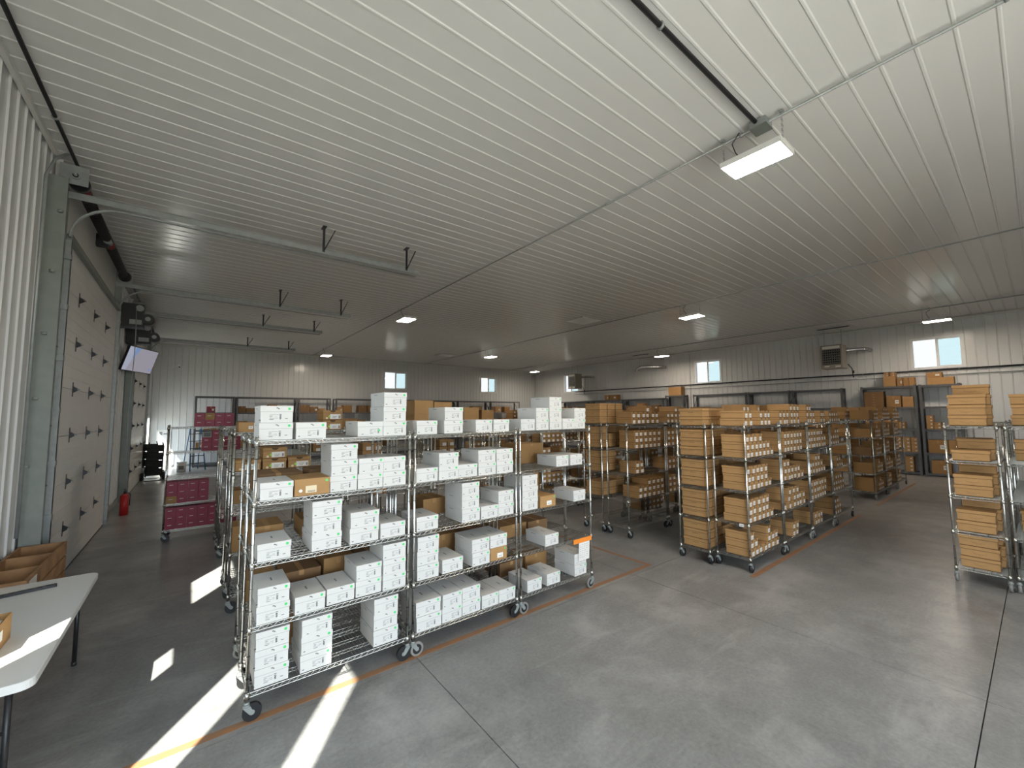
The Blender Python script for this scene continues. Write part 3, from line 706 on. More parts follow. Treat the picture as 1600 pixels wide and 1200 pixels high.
def lid_stack(x, y, s, n, ms, h, rowname, ci, desc, group, dark=False):
    for k in range(n):
        o = link('storage_box', ms[0], None, (x+random.uniform(-0.004, 0.004), y+random.uniform(-0.006, 0.006), SH[s]+0.002+k*(h+0.0012)))
        tag(o, '%s, %s %s stack, %s shelf, %s' % (desc, tier(k, n), ORD[ci], LEV[s], rowname), 'box', group)
        link('lid', ms[1], o)

# plain cartons
CART = {}
def carton(x, y, z, w, d, h, label, m='card', group=None, rz=0.0, prn=0, side='f'):
    key = (round(w, 2), round(d, 2), round(h, 2), m, prn, side)
    if key not in CART:
        b = MB(); b.box(-w/2, w/2, 0, d, 0, h, m); f = 0.0008
        b.box(-0.02, 0.02, -f, d+f, h, h+0.0006, 'card2'); b.face([(-0.02, -f, h*0.72), (0.02, -f, h*0.72), (0.02, -f, h), (-0.02, -f, h)], 'card2')
        if prn: b.face([(w*0.1, -f, h*0.3), (w*0.36, -f, h*0.3), (w*0.36, -f, h*0.62), (w*0.1, -f, h*0.62)], 'paper'); b.face([(w*0.14, -2*f, h*0.44), (w*0.32, -2*f, h*0.44), (w*0.32, -2*f, h*0.5), (w*0.14, -2*f, h*0.5)], 'ink_shade_grey')
        if prn == 2:   # bold dark marking strokes
            for i in range(5):
                x0 = -w*0.4+w*0.13*i; b.face([(x0, -f, h*0.35), (x0+w*0.035, -f, h*0.35), (x0+w*0.09, -f, h*0.75), (x0+w*0.055, -f, h*0.75)], 'ink')
        CART[key] = b.mesh('carton')
    o = link('carton', CART[key], None, (x, y, z)); o.rotation_euler = (0, 0, rz); tag(o, label, 'carton', group); return o

# --- right block, front row R1 along the orange tape (faces the aisle)
Y1 = 2.53; RX = [6.03, 7.275, 8.52, 9.765]
for i, x in enumerate(RX): rack(x, Y1, 'chrome wire rack of cardboard shoeboxes by right orange tape, %s from near end' % ORD[i])
nm = lambda i: '%s taped right rack' % ORD[i]
P1 = [
 [[3, 2, 1, 1, 3, 2, 2], [3, 3, 3, 3, 3, 1], [3, 3, 3, 3, 3, 1], [3, 3, 3, 3, 2, 2, 1], [2, 2, 0.22, 2, 2, 2]],
 [[0.30, 2, 2], [1, 0.05, 3, 0.06, 3, 3, 2, 2], [0.08, 3, 3, 2, 2, 2, 1], [0.12, 3, 3, 3, 3, 3, 3], [2, 2, 2, 0.04, 3, 3, 3]],
 [[0.12, 2, 2, 2], [3, 3, 3, 3, 3, 3], [2, 2, 3, 3, 2, 1], [3, 3, 3, 3, 3, 3, 2], [3, 3, 2, 0.3, 2, 2]],
 [[3, 3, 2], [2, 3, 3, 3, 2], [0.3, 2, 2, 1], [2, 2, 3, 3], [2, 2, 2, 2, 1]],
]
for i in range(4):
    for s in range(5): fill_k1(RX[i], Y1, s, P1[i][s], nm(i), K1, stuff=(i == 3))
# --- R2 directly behind, its end faces the cross aisle
Y2 = 3.03
for i, x in enumerate(RX): rack(x-0.1, Y2, 'chrome wire rack of plain lidded boxes, back row of right block, %s from near end' % ORD[i])
for s, cols in enumerate([[3, 3, 2, 3], [3, 3, 3, 2], [3, 3, 2, 3], [3, 3, 3], [2, 2, 1, 2]]):
    for ci, n in enumerate(cols): lid_stack(RX[0]-0.09+0.235*ci, Y2+0.035, s, n, LB, 0.128, 'end of paired right rows', ci, 'plain tan lidded box', 'plain tan lidded boxes')
for i in (1, 2, 3):
    for s in (2, 3, 4): fill_k1(RX[i]-0.1, Y2, s, random.choice(([3, 3, 2, 2, 3], [2, 2, 3, 3], [3, 3, 3, 3, 2])), '', stuff=True)
# --- R3 / R4 middle pair and further pairs
Y3 = 4.50
for i, x in enumerate(RX):
    rack(x+0.02, Y3, 'chrome wire rack in second right-hand row beyond the cross tape, %s from near end' % ORD[i])
nm3 = lambda i: 'second right row'
P3 = [[[], [0.27, 2, 2, 3, 3, 3, 3], [0.2, 2, 2], [0.2, 3, 3, 3, 3, 3, 3], [0.14, 2, 2, 2, 3, 0.02, 2, 2]],
      [[], [3, 3, 2, 2], [2, 2, 2], [3, 3, 3, 2], [2, 2, 3, 3, 2]]]
for i in (0, 1):
    for s in range(5): fill_k1(RX[i]+0.02, Y3, s, P3[i][s], nm3(i), K1b, stuff=(i == 1))
for i in (2, 3):
    for s in range(1, 5): fill_k1(RX[i]+0.02, Y3, s, random.choice(([3, 3, 2, 2, 3], [2, 2, 3, 3], [3, 3, 3, 3, 2])), '', stuff=True)
Y4 = 5.05
for i, x in enumerate(RX): rack(x, Y4, 'chrome wire rack in third right-hand row, backing the second, %s from near end' % ORD[i])
for s, cols in enumerate([[], [2, 2, 3], [3, 3], [3, 2, 3], [3, 3, 3, 2]]):
    for ci, n in enumerate(cols): lid_stack(RX[0]+0.02+0.235*ci, Y4+0.04, s, n, LB, 0.128, 'third right row', ci, 'plain tan lidded box', 'plain tan lidded boxes')
for i in (1, 2, 3):
    for s in range(0, 4 if i == 1 else 5): fill_k1(RX[i], Y4, s, random.choice(([3, 3, 2, 2, 3], [2, 2, 3, 3], [3, 3, 3, 3, 2])), '', stuff=True)
for j, (yy, dsc) in enumerate(((6.85, 'fourth'), (7.35, 'fifth'), (9.2, 'sixth'), (9.74, 'seventh'))):
    for i, x in enumerate(RX[:3]):
        rack(x+0.1, yy, 'chrome wire rack deep among the right block, %s row, %s from cross aisle' % (dsc, ORD[i]))
        for s in range(0, 5): fill_k1(x+0.1, yy, s, random.choice(([3, 3, 2, 2, 3], [2, 2, 3, 3], [3, 3, 3, 3, 2], [0.2, 3, 3, 0.1, 2, 2], [2, 1])), '', stuff=True)
# --- R0 at the right edge
Y0 = 0.345
for i, x in enumerate((7.78, 9.03, 10.28)): rack(x, Y0, 'chrome wire rack of lidded boxes at right edge of view, %s from viewer' % ORD[i], grey=True)
for s, cols in enumerate([[3, 3, 3], [2, 3, 2], [2, 3, 3], [1, 2, 2], [3, 4, 3]]):
    for ci, n in enumerate(cols): lid_stack(7.83+0.29*ci, Y0+0.068-0.03*(ci % 2), s, min(n, 3 if s < 4 else 4), LBS, 0.133, 'rack at right edge', ci, 'tan box with curved script', 'tan boxes with brown script')
for i, x in enumerate((7.82, 9.07)):
    rack(x, -0.16, 'chrome wire rack cut off by right edge of view, %s from viewer' % ORD[i], grey=True)
for s, cols in enumerate([[1], [2], [], [2], [3]]):
    for ci, n in enumerate(cols): lid_stack(8.3+0.29*ci, -0.1, s, n, LBS, 0.133, 'cut-off rack at right', ci, 'tan box with curved script', 'tan boxes with brown script')

# --- far rack F by the grey shelving
FX = [13.32, 14.57, 15.82]
for i, x in enumerate(FX): rack(x, 2.60, 'far chrome wire rack of cartons along the aisle, %s from the viewer' % ORD[i])
for s in range(5):
    hh = (0.34, 0.26, 0.20, 0.22, 0.24)[s]
    carton(FX[0]+0.20, 2.64, SH[s]+0.002, 0.30, 0.38, hh, 'plain brown carton at near end of far aisle rack, %s shelf' % LEV[s], 'card3' if s in (2,) else 'card', 'cartons at end of the far rack')
    fill_k1(FX[0]+0.34, 2.60, s, [2, 3, 2, 2] if s < 4 else [2, 2, 3], 'first far rack', K1b, stuff=True)
    for i in (1, 2): fill_k1(FX[i], 2.60, s, random.choice(([3, 3, 2, 2, 3], [2, 2, 3, 3], [2, 3, 2, 3, 2, 2])), '', stuff=True)
for i, x in enumerate((13.3, 14.55)):
    rack(x, 3.10, 'chrome wire rack behind the far aisle rack, %s from the viewer' % ORD[i])
    for s in range(1, 5): fill_k1(x, 3.10, s, [2, 3, 2, 2], '', stuff=True)

# --- left block rows behind the white shoeboxes
def left_row(y, label, xs=(0.385, 1.635, 2.885)):
    for i, x in enumerate(xs): rack(x, y, label % ORD[i])
left_row(4.085, 'chrome wire rack backing the white shoebox racks, %s from the door side')
left_row(5.60, 'chrome wire rack in second left row behind shoeboxes, %s from the door side')
left_row(6.11, 'chrome wire rack in third left row behind shoeboxes, %s from the door side')
left_row(7.80, 'chrome wire rack in fourth left row behind shoeboxes, %s from the door side')
left_row(8.45, 'chrome wire rack in fifth left row behind shoeboxes, %s from the door side')
BROW = 'brown cartons behind the white shoeboxes'
def bc(x0, x1, y, s, h, lab, n=1, d=0.32, m='card', prn=0, z=None):
    for k in range(n):
        carton((x0+x1)/2, y, (SH[s] if z is None else z)+0.002+k*(h+0.001), x1-x0, d, h, lab+('' if n == 1 else ', %s its pair' % tier(k, n)), m, BROW, prn=prn)
# second row, seen through and over the first
bc(.42, .80, 4.10, 3, .13, 'flat brown carton behind lone white shoebox on upper shelf', m='card3')
bc(.86, 1.22, 4.10, 3, .14, 'flat brown carton behind brown box with green dot, upper shelf', m='card3')
bc(.42, .66, 4.10, 2, .14, 'small brown carton behind leftmost white shoebox, middle shelf', m='card')
bc(.80, 1.06, 4.10, 2, .15, 'small brown carton behind triple white stack, middle shelf', m='card')
bc(.41, .62, 4.08, 1, .17, 'brown carton at far left behind shoeboxes, lower shelf', m='card2')
bc(.66, .98, 4.12, 1, .15, 'wide brown lidded carton behind shoeboxes, lower shelf', m='card3')
bc(1.00, 1.26, 4.10, 1, .21, 'tall brown carton behind second gap, lower shelf', m='card')
bc(1.29, 1.56, 4.10, 1, .19, 'dark brown carton behind double white stack, lower shelf', m='card3')
bc(.68, .80, 4.09, 0, .30, 'tan open carton on bottom shelf between white triple stacks', m='card2')
bc(1.98, 2.24, 4.10, 2, .17, 'brown carton behind gap in middle rack, middle shelf', m='card')
bc(1.70, 2.0, 4.10, 1, .20, 'brown carton behind triple stack of middle rack, lower shelf', m='card3')
bc(2.05, 2.40, 4.10, 1, .21, 'wide brown carton behind middle rack, lower shelf', m='card')
bc(2.44, 2.78, 4.10, 1, .20, 'brown carton behind brown shoebox pair, lower shelf', m='card3')
bc(3.0, 3.42, 4.12, 1, .15, 'long brown carton seen under right rack shelf, left one', m='card')
bc(3.45, 3.78, 4.12, 1, .14, 'long brown carton seen under right rack shelf, right one', m='card3')
bc(3.0, 3.36, 4.12, 0, .16, 'brown carton on bottom shelf behind right rack, left one', m='card3')
bc(3.40, 3.76, 4.12, 0, .17, 'brown carton on bottom shelf behind right rack, right one', m='card')
bc(3.32, 3.70, 4.10, 3, .125, 'tan lidded carton behind right rack upper shelf', 2, m='card')
bc(3.28, 3.62, 4.10, 2, .155, 'tan lidded carton behind right rack middle shelf', 2, m='card')
# brown shoebox standing among the white ones on the first row
carton(.774, 3.585, SH[3]+.002, .255, .34, .128, 'brown lidded box with green dot and cream label among white shoeboxes', 'card2', prn=0)
ob = [o for o in bpy.data.objects if o.get('label', '').startswith('brown lidded box with green dot')][0]
b = MB(); b.face([(-0.05, -0.002, 0.02), (0.03, -0.002, 0.02), (0.03, -0.002, 0.075), (-0.05, -0.002, 0.075)], 'cream'); b.face([(-0.035, -0.0024, 0.035), (0.02, -0.0024, 0.035), (0.02, -0.0024, 0.038), (-0.035, -0.0024, 0.038)], 'ink_shade_grey'); b.face([(-0.035, -0.0024, 0.028), (0.02, -0.0024, 0.028), (0.02, -0.0024, 0.032), (-0.035, -0.0024, 0.032)], 'ink'); b.build('cream_label', ob)
d = link('green_dot', WDOT, ob, (0.105, -0.004, 0.108))
b = MB(); n = 14; b.face([(-0.085+0.013*math.cos(2*math.pi*i/n), -0.002, 0.04+0.013*math.sin(2*math.pi*i/n)) for i in range(n)], 'paper'); b.build('round_sticker', ob)
b = MB(); b.box(-0.13, 0.13, -0.003, 0.343, 0.088, 0.1295, 'card2'); b.build('lid', ob)
def mini_brown(x, z, w, lab):
    o = carton(x, 3.585, z, w, .33, .126, lab, 'card2')
    b = MB(); b.face([(-0.02, -0.002, 0.02), (0.055, -0.002, 0.02), (0.055, -0.002, 0.068), (-0.02, -0.002, 0.068)], 'paper'); b.face([(-0.005, -0.0024, 0.035), (0.04, -0.0024, 0.035), (0.04, -0.0024, 0.04), (-0.005, -0.0024, 0.04)], 'ink_shade_grey'); b.build('white_label', o)
    b = MB(); b.box(-w/2-0.002, w/2+0.002, -0.003, 0.332, 0.085, 0.1275, 'card2'); b.build('lid', o)
    link('green_dot', WDOT, o, (w/2-0.025, -0.004, 0.107))
mini_brown(2.597, SH[1]+.002, .21, 'brown shoebox with white label under a white one, middle rack')
mini_brown(3.308, SH[2]+.002, .24, 'brown shoebox with white label on middle shelf, right rack')
# third row
for x0, n, lab in ((.40, 1, 'half hidden at left'), (.665, 2, 'in pair at centre'), (.93, 1, 'at right of the pair')):
    for k in range(n):
        o = link('labelled_shoebox', K6, None, (x0, 5.61, SH[3]+.002+k*.1265)); tag(o, 'brown shoebox with lime dot and white label, %s%s' % (lab, ', %s two' % tier(k, 2) if n == 2 else ''), 'shoebox', 'labelled brown shoeboxes behind the white racks')
for k in range(2):
    o = link('labelled_shoebox', K6, None, (1.31, 5.61, SH[4]+.002+k*.1265)); o.scale = (0.95, 1, 1.0); tag(o, 'brown shoebox on the second row top between white stacks, %s two' % tier(k, 2), 'shoebox', 'labelled brown shoeboxes behind the white racks')
bc(2.56, 2.86, 5.62, 4, .20, 'large tan box above white shoeboxes on middle rack', 2, m='card2')
bc(2.88, 3.18, 5.62, 4, .19, 'large tan box beside the taller tan pair', 2, m='card2')
bc(3.40, 3.68, 5.62, 4, .15, 'tan carton peeking over white boxes, left of three', 2, m='card2', d=.36)
bc(3.74, 3.98, 5.62, 4, .13, 'tan carton peeking over white boxes, middle of three', 2, m='card', d=.4)
bc(.62, .86, 5.64, 4, .10, 'low brown carton behind the left white pair on top', 1, m='card2', prn=1)
bc(.42, .58, 5.64, 4, .11, 'brown carton with white label left of the white pair on top', 1, m='card2', prn=1, d=.4)
bc(1.62, 1.9, 6.14, 4, .14, 'brown carton with pale printed panel behind top white stack', 1, m='card', prn=1)
bc(.40, .56, 6.12, 2, .16, 'small tan carton near left posts of third row', 1, m='card2', prn=1)
bc(.40, .56, 5.63, 1, .28, 'tall brown carton near left posts of second row', 1, m='card')
for r_ in ((1.65, 6.08, 3), (2.9, 6.08, 3), (1.65, 7.8, 3), (2.9, 7.8, 4), (1.65, 7.8, 2), (2.9, 6.08, 2), (2.9, 8.45, 3), (1.65, 5.6, 2), (2.9, 5.6, 2), (2.9, 5.6, 1)):
    fill_k1(r_[0], r_[1], r_[2], random.choice(([3, 3, 2, 2], [2, 2, 0.2, 3], [3, 3, 3], [0.3, 2, 2])), '', stuff=True)
# ---------------------------------------------------------------- maroon boxes on the rack by the aisle
rack(-0.33, 9.43, 'chrome wire rack of maroon boxes standing out by the door aisle')
def red_mesh(m):
    b = MB(); b.box(0, 0.145, 0, 0.33, 0, 0.122, m); f = 0.0007
    b.face([(0.035, -f, 0.068), (0.09, -f, 0.068), (0.09, -f, 0.076), (0.035, -f, 0.076)], 'paper')
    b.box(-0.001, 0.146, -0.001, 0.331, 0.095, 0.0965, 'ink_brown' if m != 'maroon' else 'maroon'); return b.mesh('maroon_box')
KR = red_mesh('maroon'); KO = red_mesh('card2')
def reds(s, spec, odd=()):
    x = -0.33+0.02; ci = 0
    for c in spec:
        if isinstance(c, float): x += c; continue
        for k in range(c):
            tan = (s, ci, k) in odd
            o = link('maroon_box' if not tan else 'tan_box', KO if tan else KR, None, (x, 9.44, SH[s]+.002+k*.1235))
            tag(o, '%s box with small white lettering, %s %s stack, %s shelf, maroon box rack' % ('tan' if tan else 'maroon', tier(k, c), ORD[ci], LEV[s]), 'box', 'maroon boxes by the door aisle')
        x += 0.149; ci += 1
reds(0, [3, 3, 3, 3, 3, 2, 2]); reds(1, [3, 3, 3, 3], ((1, 0, 0),)); reds(3, [0.46, 2, 3, 2, 2]); reds(4, [0.34, 2, 2, 2, 2], ((4, 1, 1),))
b = MB(); b.box(0.16, 0.29, 9.45, 9.75, SH[3]+.002+.1235*2, SH[3]+.10+.1235*2, 'heater'); b.box(0.175, 0.275, 9.449, 9.45, SH[3]+.015+.1235*2, SH[3]+.085+.1235*2, 'shelf_grey'); tag(b.build('metal_tray'), 'small grey metal tray on the maroon boxes, upper shelf', 'tray')

so_ = STUFF.build('cardboard_shoeboxes'); tag(so_, 'many brown cardboard shoeboxes filling the deeper racks', 'shoeboxes', kind='stuff')

# ---------------------------------------------------------------- grey boltless shelving along the walls
def grey_shelving(x, y, length, depth, levels, top, rz, label, decks=True):
    """local: length along +x, front at y=0, back at y=depth"""
    r = empty('steel_shelving', (x, y, 0), rz); tag(r, label, 'shelving', 'grey steel shelving along the walls')
    for px_ in (0, length):
        for py_ in (0, depth):
            b = MB(); sx = 1 if px_ == 0 else -1; sy = 1 if py_ == 0 else -1
            x0, x1 = sorted((px_, px_+sx*0.075)); y0, y1 = sorted((py_, py_+sy*0.075))
            b.box(x0, x1, min(py_, py_+sy*0.006), max(py_, py_+sy*0.006), 0, top, 'shelf_grey'); b.box(min(px_, px_+sx*0.006), max(px_, px_+sx*0.006), y0, y1, 0, top, 'shelf_grey'); b.build('upright', r)
    for z in levels:
        b = MB(); b.box(0.007, length-0.007, -0.004, 0.03, z-0.07, z, 'shelf_grey'); b.build('beam', r)
        b = MB(); b.box(0.007, length-0.007, depth-0.03, depth-0.007, z-0.07, z, 'shelf_grey'); b.build('beam', r)
        if decks and z < top-0.02 or decks == 2: boxed('deck', 0.01, length-0.01, 0.031, depth-0.031, z-0.03, z-0.008, 'shelf_grey', r)
    for px_ in (0.01, length-0.014):
        b = MB(); n = max(2, int(top/0.75))
        for i in range(n):
            za, zb = top*i/n+0.05, top*(i+1)/n-0.05; ya, yb = (0.03, depth-0.03) if i % 2 else (depth-0.03, 0.03)
            b.tube([(px_, ya, za), (px_, yb, zb)], 0.014, 'shelf_grey', 4)
        b.build('brace', r)
    return r
LV = [0.10, 0.78, 1.58, 2.34, 3.05]
BY = 22.30
units = [(0.05, 1.45), (1.53, 2.5), (4.06, 1.5), (5.80, 2.2), (8.05, 2.45), (10.55, 2.45), (13.05, 2.45), (15.55, 2.45)]
for i, (x, L) in enumerate(units):
    grey_shelving(x, BY, L, 0.6, LV, 3.05, 0.0, 'dark grey steel shelving against the far wall, %s bay from the doors' % ORD[i])
rnd = random.Random(3)
for i, (x, L) in enumerate(units):
    for li in (1, 2, 3):
        xx = x+0.09; c = 0
        while xx < x+L-0.5:
            w_ = rnd.choice((0.28, 0.36, 0.44)); h_ = rnd.choice((0.2, 0.28, 0.36)); m_ = rnd.choice(('card', 'card2', 'card3', 'white_box' if 3 < i < 6 else 'card'))
            if i == 0: m_ = 'maroon' if li == 3 else 'card2'; w_ = 0.22 if li < 3 else 0.3; h_ = 0.26
            if rnd.random() < 0.72:
                carton(xx+w_/2, BY+0.05, LV[li]+0.001, w_, 0.4, h_, '%s carton, %s along %s level, %s far-wall bay' % ({'card': 'brown', 'card2': 'tan', 'card3': 'dark brown', 'white_box': 'white', 'maroon': 'maroon'}[m_], ORD[min(c, 14)], ('lower', 'middle', 'upper')[li-1], ORD[i]), m_, 'cartons on the far wall shelving', prn=rnd.choice((0, 1)))
            xx += w_+0.03; c += 1
# right wall (length runs toward -Y from the given corner, front faces -X)
def right_shelving(y_hi, y_lo, top, levels, label, decks=True):
    return grey_shelving(19.72, y_hi, y_hi-y_lo, 0.42, levels, top, -math.pi/2, label, decks)
LVR = [0.10, 0.78, 1.58, 2.34, 3.08]
right_shelving(4.09, 2.58, 3.10, LVR, 'grey shelving full of cartons beside right wall, left bay', 2)
right_shelving(2.53, 1.54, 3.10, LVR, 'grey shelving of cartons under the right wall window, right bay', 2)
right_shelving(10.62, 8.10, 3.10, LVR, 'grey shelving below the middle right-wall window, left bay')
right_shelving(8.05, 6.40, 3.10, LVR, 'grey shelving below the near heater, middle bay')
right_shelving(6.35, 4.62, 3.10, LVR, 'grey shelving below the near heater, right bay')
right_shelving(12.15, 11.10, 3.12, [0.1, 0.9, 1.8, 3.10], 'narrow grey shelving with carton stack on top', 2)
right_shelving(14.8, 12.25, 3.0, LVR[:4]+[3.0], 'grey shelving along right wall, bay below exhaust pipe', 2)
right_shelving(17.4, 14.9, 3.0, LVR[:4]+[3.0], 'grey shelving along right wall, bay right of far heater', 2)
right_shelving(20.0, 17.5, 3.0, LVR[:4]+[3.0], 'grey shelving along right wall, bay under far heater', 2)
def rc(y_hi, y_lo, z, h, label, m='card', prn=0, d=0.36, n=1):
    for k in range(n):
        carton(19.735, (y_hi+y_lo)/2, z+0.001+k*(h+0.001), y_hi-y_lo, d, h, label if n == 1 else label+', %s its stack' % tier(k, n), m, 'cartons on the right wall shelving', rz=-math.pi/2, prn=prn)
rc(3.42, 3.10, 3.08, .36, 'tall brown carton standing on left bay top', 'card2')
rc(3.06, 2.92, 3.08, .29, 'narrow brown carton with white label on shelving top', 'card', 1)
rc(2.90, 2.76, 3.08, .29, 'narrow brown carton on shelving top beside labelled one', 'card')
rc(2.75, 2.62, 3.08, .29, 'narrow brown carton nearest the shelving top middle post', 'card2')
rc(3.40, 3.27, 3.445, .07, 'tiny labelled box on tall carton, left stack', 'card2', 1, n=2)
rc(3.23, 3.11, 3.445, .07, 'tiny labelled box on tall carton, right stack', 'card2', 1, n=2)
rc(2.30, 1.68, 3.08, .24, 'long brown carton on right bay top under window', 'card2')
rc(2.32, 1.95, 3.322, .17, 'smaller brown carton lying on long carton under window', 'card', 1)
rc(4.0, 3.46, 2.34, .095, 'flat brown carton in stack on left bay upper level', 'card3', n=6)
rc(3.38, 3.0, 2.34, .40, 'brown carton with white sticker on left bay upper level', 'card', 1)
rc(2.96, 2.68, 2.34, .36, 'tan square carton on left bay upper level', 'card2')
for k, (a, b_) in enumerate(((4.0, 3.84), (3.82, 3.66), (3.64, 3.48), (3.46, 3.3), (3.28, 3.12), (3.1, 2.94))):
    rc(a, b_, 1.58, .115, 'small labelled box in %s column, left bay middle level' % ORD[k], 'card2', 1, n=(3, 3, 4, 4, 3, 2)[k])
for k, (a, b_) in enumerate(((3.98, 3.78), (3.76, 3.56), (3.52, 3.3), (3.28, 3.06), (3.04, 2.84), (2.82, 2.66))):
    rc(a, b_, 0.78, .125, 'small labelled box in %s column, left bay lower level' % ORD[k], 'card2', 1, n=(3, 4, 4, 4, 4, 4)[k])
rc(3.0, 2.8, 0.10, .13, 'small labelled box on left bay floor level', 'card2', 1, n=4)
rc(2.40, 2.24, 1.58, .115, 'small labelled box in first column, right bay middle level', 'card2', 1, n=4)
rc(2.22, 2.06, 1.58, .115, 'small labelled box in second column, right bay middle level', 'card2', 1, n=2)
rc(2.40, 1.94, 0.78, .44, 'wide brown carton with white stickers, right bay lower level', 'card', 1)
rc(1.92, 1.66, 0.78, .44, 'brown carton beside the wide stickered one, right bay', 'card2')
rc(2.36, 1.90, 0.10, .44, 'wide brown carton with white labels on right bay floor level', 'card', 1)
rc(11.95, 11.25, 3.10, .11, 'flat tan carton stacked high on narrow shelving', 'card2', n=4)
rc(11.95, 11.5, 1.8, .6, 'tall brown carton with white label in narrow shelving', 'card2', 1)
rc(16.2, 15.9, 3.0, .30, 'small carton on far shelving top, left one', 'card2', 1); rc(15.85, 15.3, 3.0, .30, 'small carton on far shelving top, right one', 'card', 1)
rq = random.Random(5)
for yh, yl, nm_ in ((20.0, 17.5, 'bay under far heater'), (17.4, 14.9, 'bay right of far heater'), (14.8, 12.25, 'bay below exhaust pipe'), (10.62, 8.10, 'bay below middle window'), (8.05, 6.4, 'middle bay below near heater'), (6.35, 4.62, 'right bay below near heater')):
    for li in (1, 2, 3):
        if yl < 11 and li == 3: continue
        yy = yh-0.1; c = 0
        while yy > yl+0.5:
            w_ = rq.choice((0.26, 0.34, 0.42)); h_ = rq.choice((0.2, 0.3, 0.42))
            if rq.random() < 0.7: rc(yy, yy-w_, LVR[li], h_, '%s carton, %s along %s level, %s' % ('brown', ORD[min(c, 14)], ('lower', 'middle', 'upper')[li-1], nm_), rq.choice(('card', 'card2', 'card3')), rq.choice((0, 1)))
            yy -= w_+0.04; c += 1
b = MB()
b.box(19.76, 20.05, 6.5, 7.6, 2.341, 2.47, 'black'); tag(b.build('storage_case'), 'long black case on the grey shelving below the heater', 'case')
b = MB(); b.box(19.735, 20.0, 9.3, 10.3, 2.341, 2.46, 'paper')
for i in range(5): b.box(19.7345, 19.735, 9.4+0.16*i, 9.5+0.16*i, 2.37, 2.43, 'ink')
b.box(19.7345, 19.735, 9.3, 9.36, 2.35, 2.45, 'blue'); tag(b.build('lettered_box'), 'long white box with black lettering on grey shelving', 'box')
carton(RX[1]+0.52, Y4+0.04, SH[4]+.002, .95, .34, .30, 'large brown carton with bold black marking in the right block', 'card', None, prn=2)

# ---------------------------------------------------------------- pipes, heaters, flues on the right wall
pipe('gas_pipe', [(XR-0.06, -5.9, 3.57), (XR-0.06, 19.0, 3.66)], 0.026, 'dark_metal', 'black gas pipe running along the right wall below the windows', 'pipe', 10)
pipe('conduit', [(XR-0.05, -5.9, 3.39), (XR-0.05, 19.0, 3.48)], 0.014, 'galv', 'thin grey conduit running below the black gas pipe', 'conduit', 10)
pipe('conduit', [(XR-0.05, 10.95, 0.1), (XR-0.05, 10.95, 5.25)], 0.012, 'galv', 'thin vertical conduit left of the middle right-wall window', 'conduit')
def heater(x, y, z, w, h, d, label):
    r = empty('unit_heater', (x, y, z)); tag(r, label, 'heater', 'gas unit heaters hung by the right wall')
    b = MB(); b.box(0, d, -w/2, w/2, 0, h, 'heater'); b.build('cabinet', r)
    b = MB(); b.box(-0.004, 0, -w/2+0.05, w/2-0.05, h*0.17, h*0.80, 'black'); b.build('grille_recess', r)
    for i in range(6):
        zz = h*0.19+h*0.6*i/6
        b = MB(); b.face([(-0.005, -w/2+0.05, zz+0.045), (-0.005, w/2-0.05, zz+0.045), (-0.05, w/2-0.05, zz+0.02), (-0.05, -w/2+0.05, zz+0.02)], 'dark_metal'); b.box(-0.05, -0.046, -w/2+0.05, w/2-0.05, zz+0.012, zz+0.024, 'heater')
        for k in range(8): yy = -w/2+0.09+(w-0.18)*k/7; b.box(-0.03, -0.02, yy-0.008, yy+0.008, zz+0.05, zz+0.075, 'galv')
        b.build('louvre', r)
    b = MB(); b.box(-0.006, 0, -w/2+0.06, w/2-0.06, h*0.84, h*0.95, 'paper'); b.build('white_panel', r)
    b = MB(); b.box(-0.004, 0, -w/2+0.06, -w/2+0.22, h*0.05, h*0.1, 'paper'); b.box(-0.004, 0, w/2-0.25, w/2-0.1, h*0.07, h*0.12, 'paper'); b.build('rating_label', r)
    for sy in (-w/2+0.06, w/2-0.06):
        b = MB(); b.cyl((d/2, sy, h), (d/2, sy, HC-z-0.02), 0.008, 'galv', 6); b.build('hanger_rod', r)
    b = MB(); b.tube([(d-0.02, -w/2+0.1, h*0.78), (d+0.12, -w/2-0.05, h*0.80), (d+0.16, -w/2-0.35, h*0.80), (d+0.18, -w/2-0.55, h*0.78), (XR-x-0.03, -w/2-0.62, h*0.76)], 0.075, 'duct', 12)
    b.build('flue_pipe', r)
    b = MB(); b.tube([(d-0.03, -w/2-0.02, h*0.2), (d+0.04, -w/2-0.12, 0.0), (d+0.05, -w/2-0.15, -0.35+h*0.0)], 0.016, 'black', 6); b.cyl((d+0.05, -w/2-0.15, -0.18), (d+0.05, -w/2-0.15, -0.08), 0.035, 'black', 8); b.build('gas_line', r)
    return r
heater(19.1, 4.75, 3.83, 0.66, 0.90, 0.62, 'tan gas unit heater with black louvres left of the near right-wall window')
heater(19.1, 18.33, 3.80, 0.62, 0.95, 0.62, 'dark gas unit heater blocking the farthest right-wall window')
b = MB(); b.tube([(19.2, 13.5, 4.55), (19.35, 13.4, 4.72), (19.6, 13.1, 4.74), (19.9, 12.6, 4.70), (XR-0.03, 12.3, 4.68)], 0.085, 'duct', 12); fo = b.build('flue_pipe'); tag(fo, 'shiny bent flue pipe between the heaters on right wall', 'flue pipe')
b = MB(); b.cyl((19.2, 13.5, 4.50), (19.2, 13.5, 4.57), 0.13, 'duct', 14, r1=0.085); b.build('cowl', fo)
b = MB(); b.cyl((19.35, 13.4, 4.8), (19.35, 13.4, 5.33), 0.006, 'galv', 6); b.build('hanger', fo)

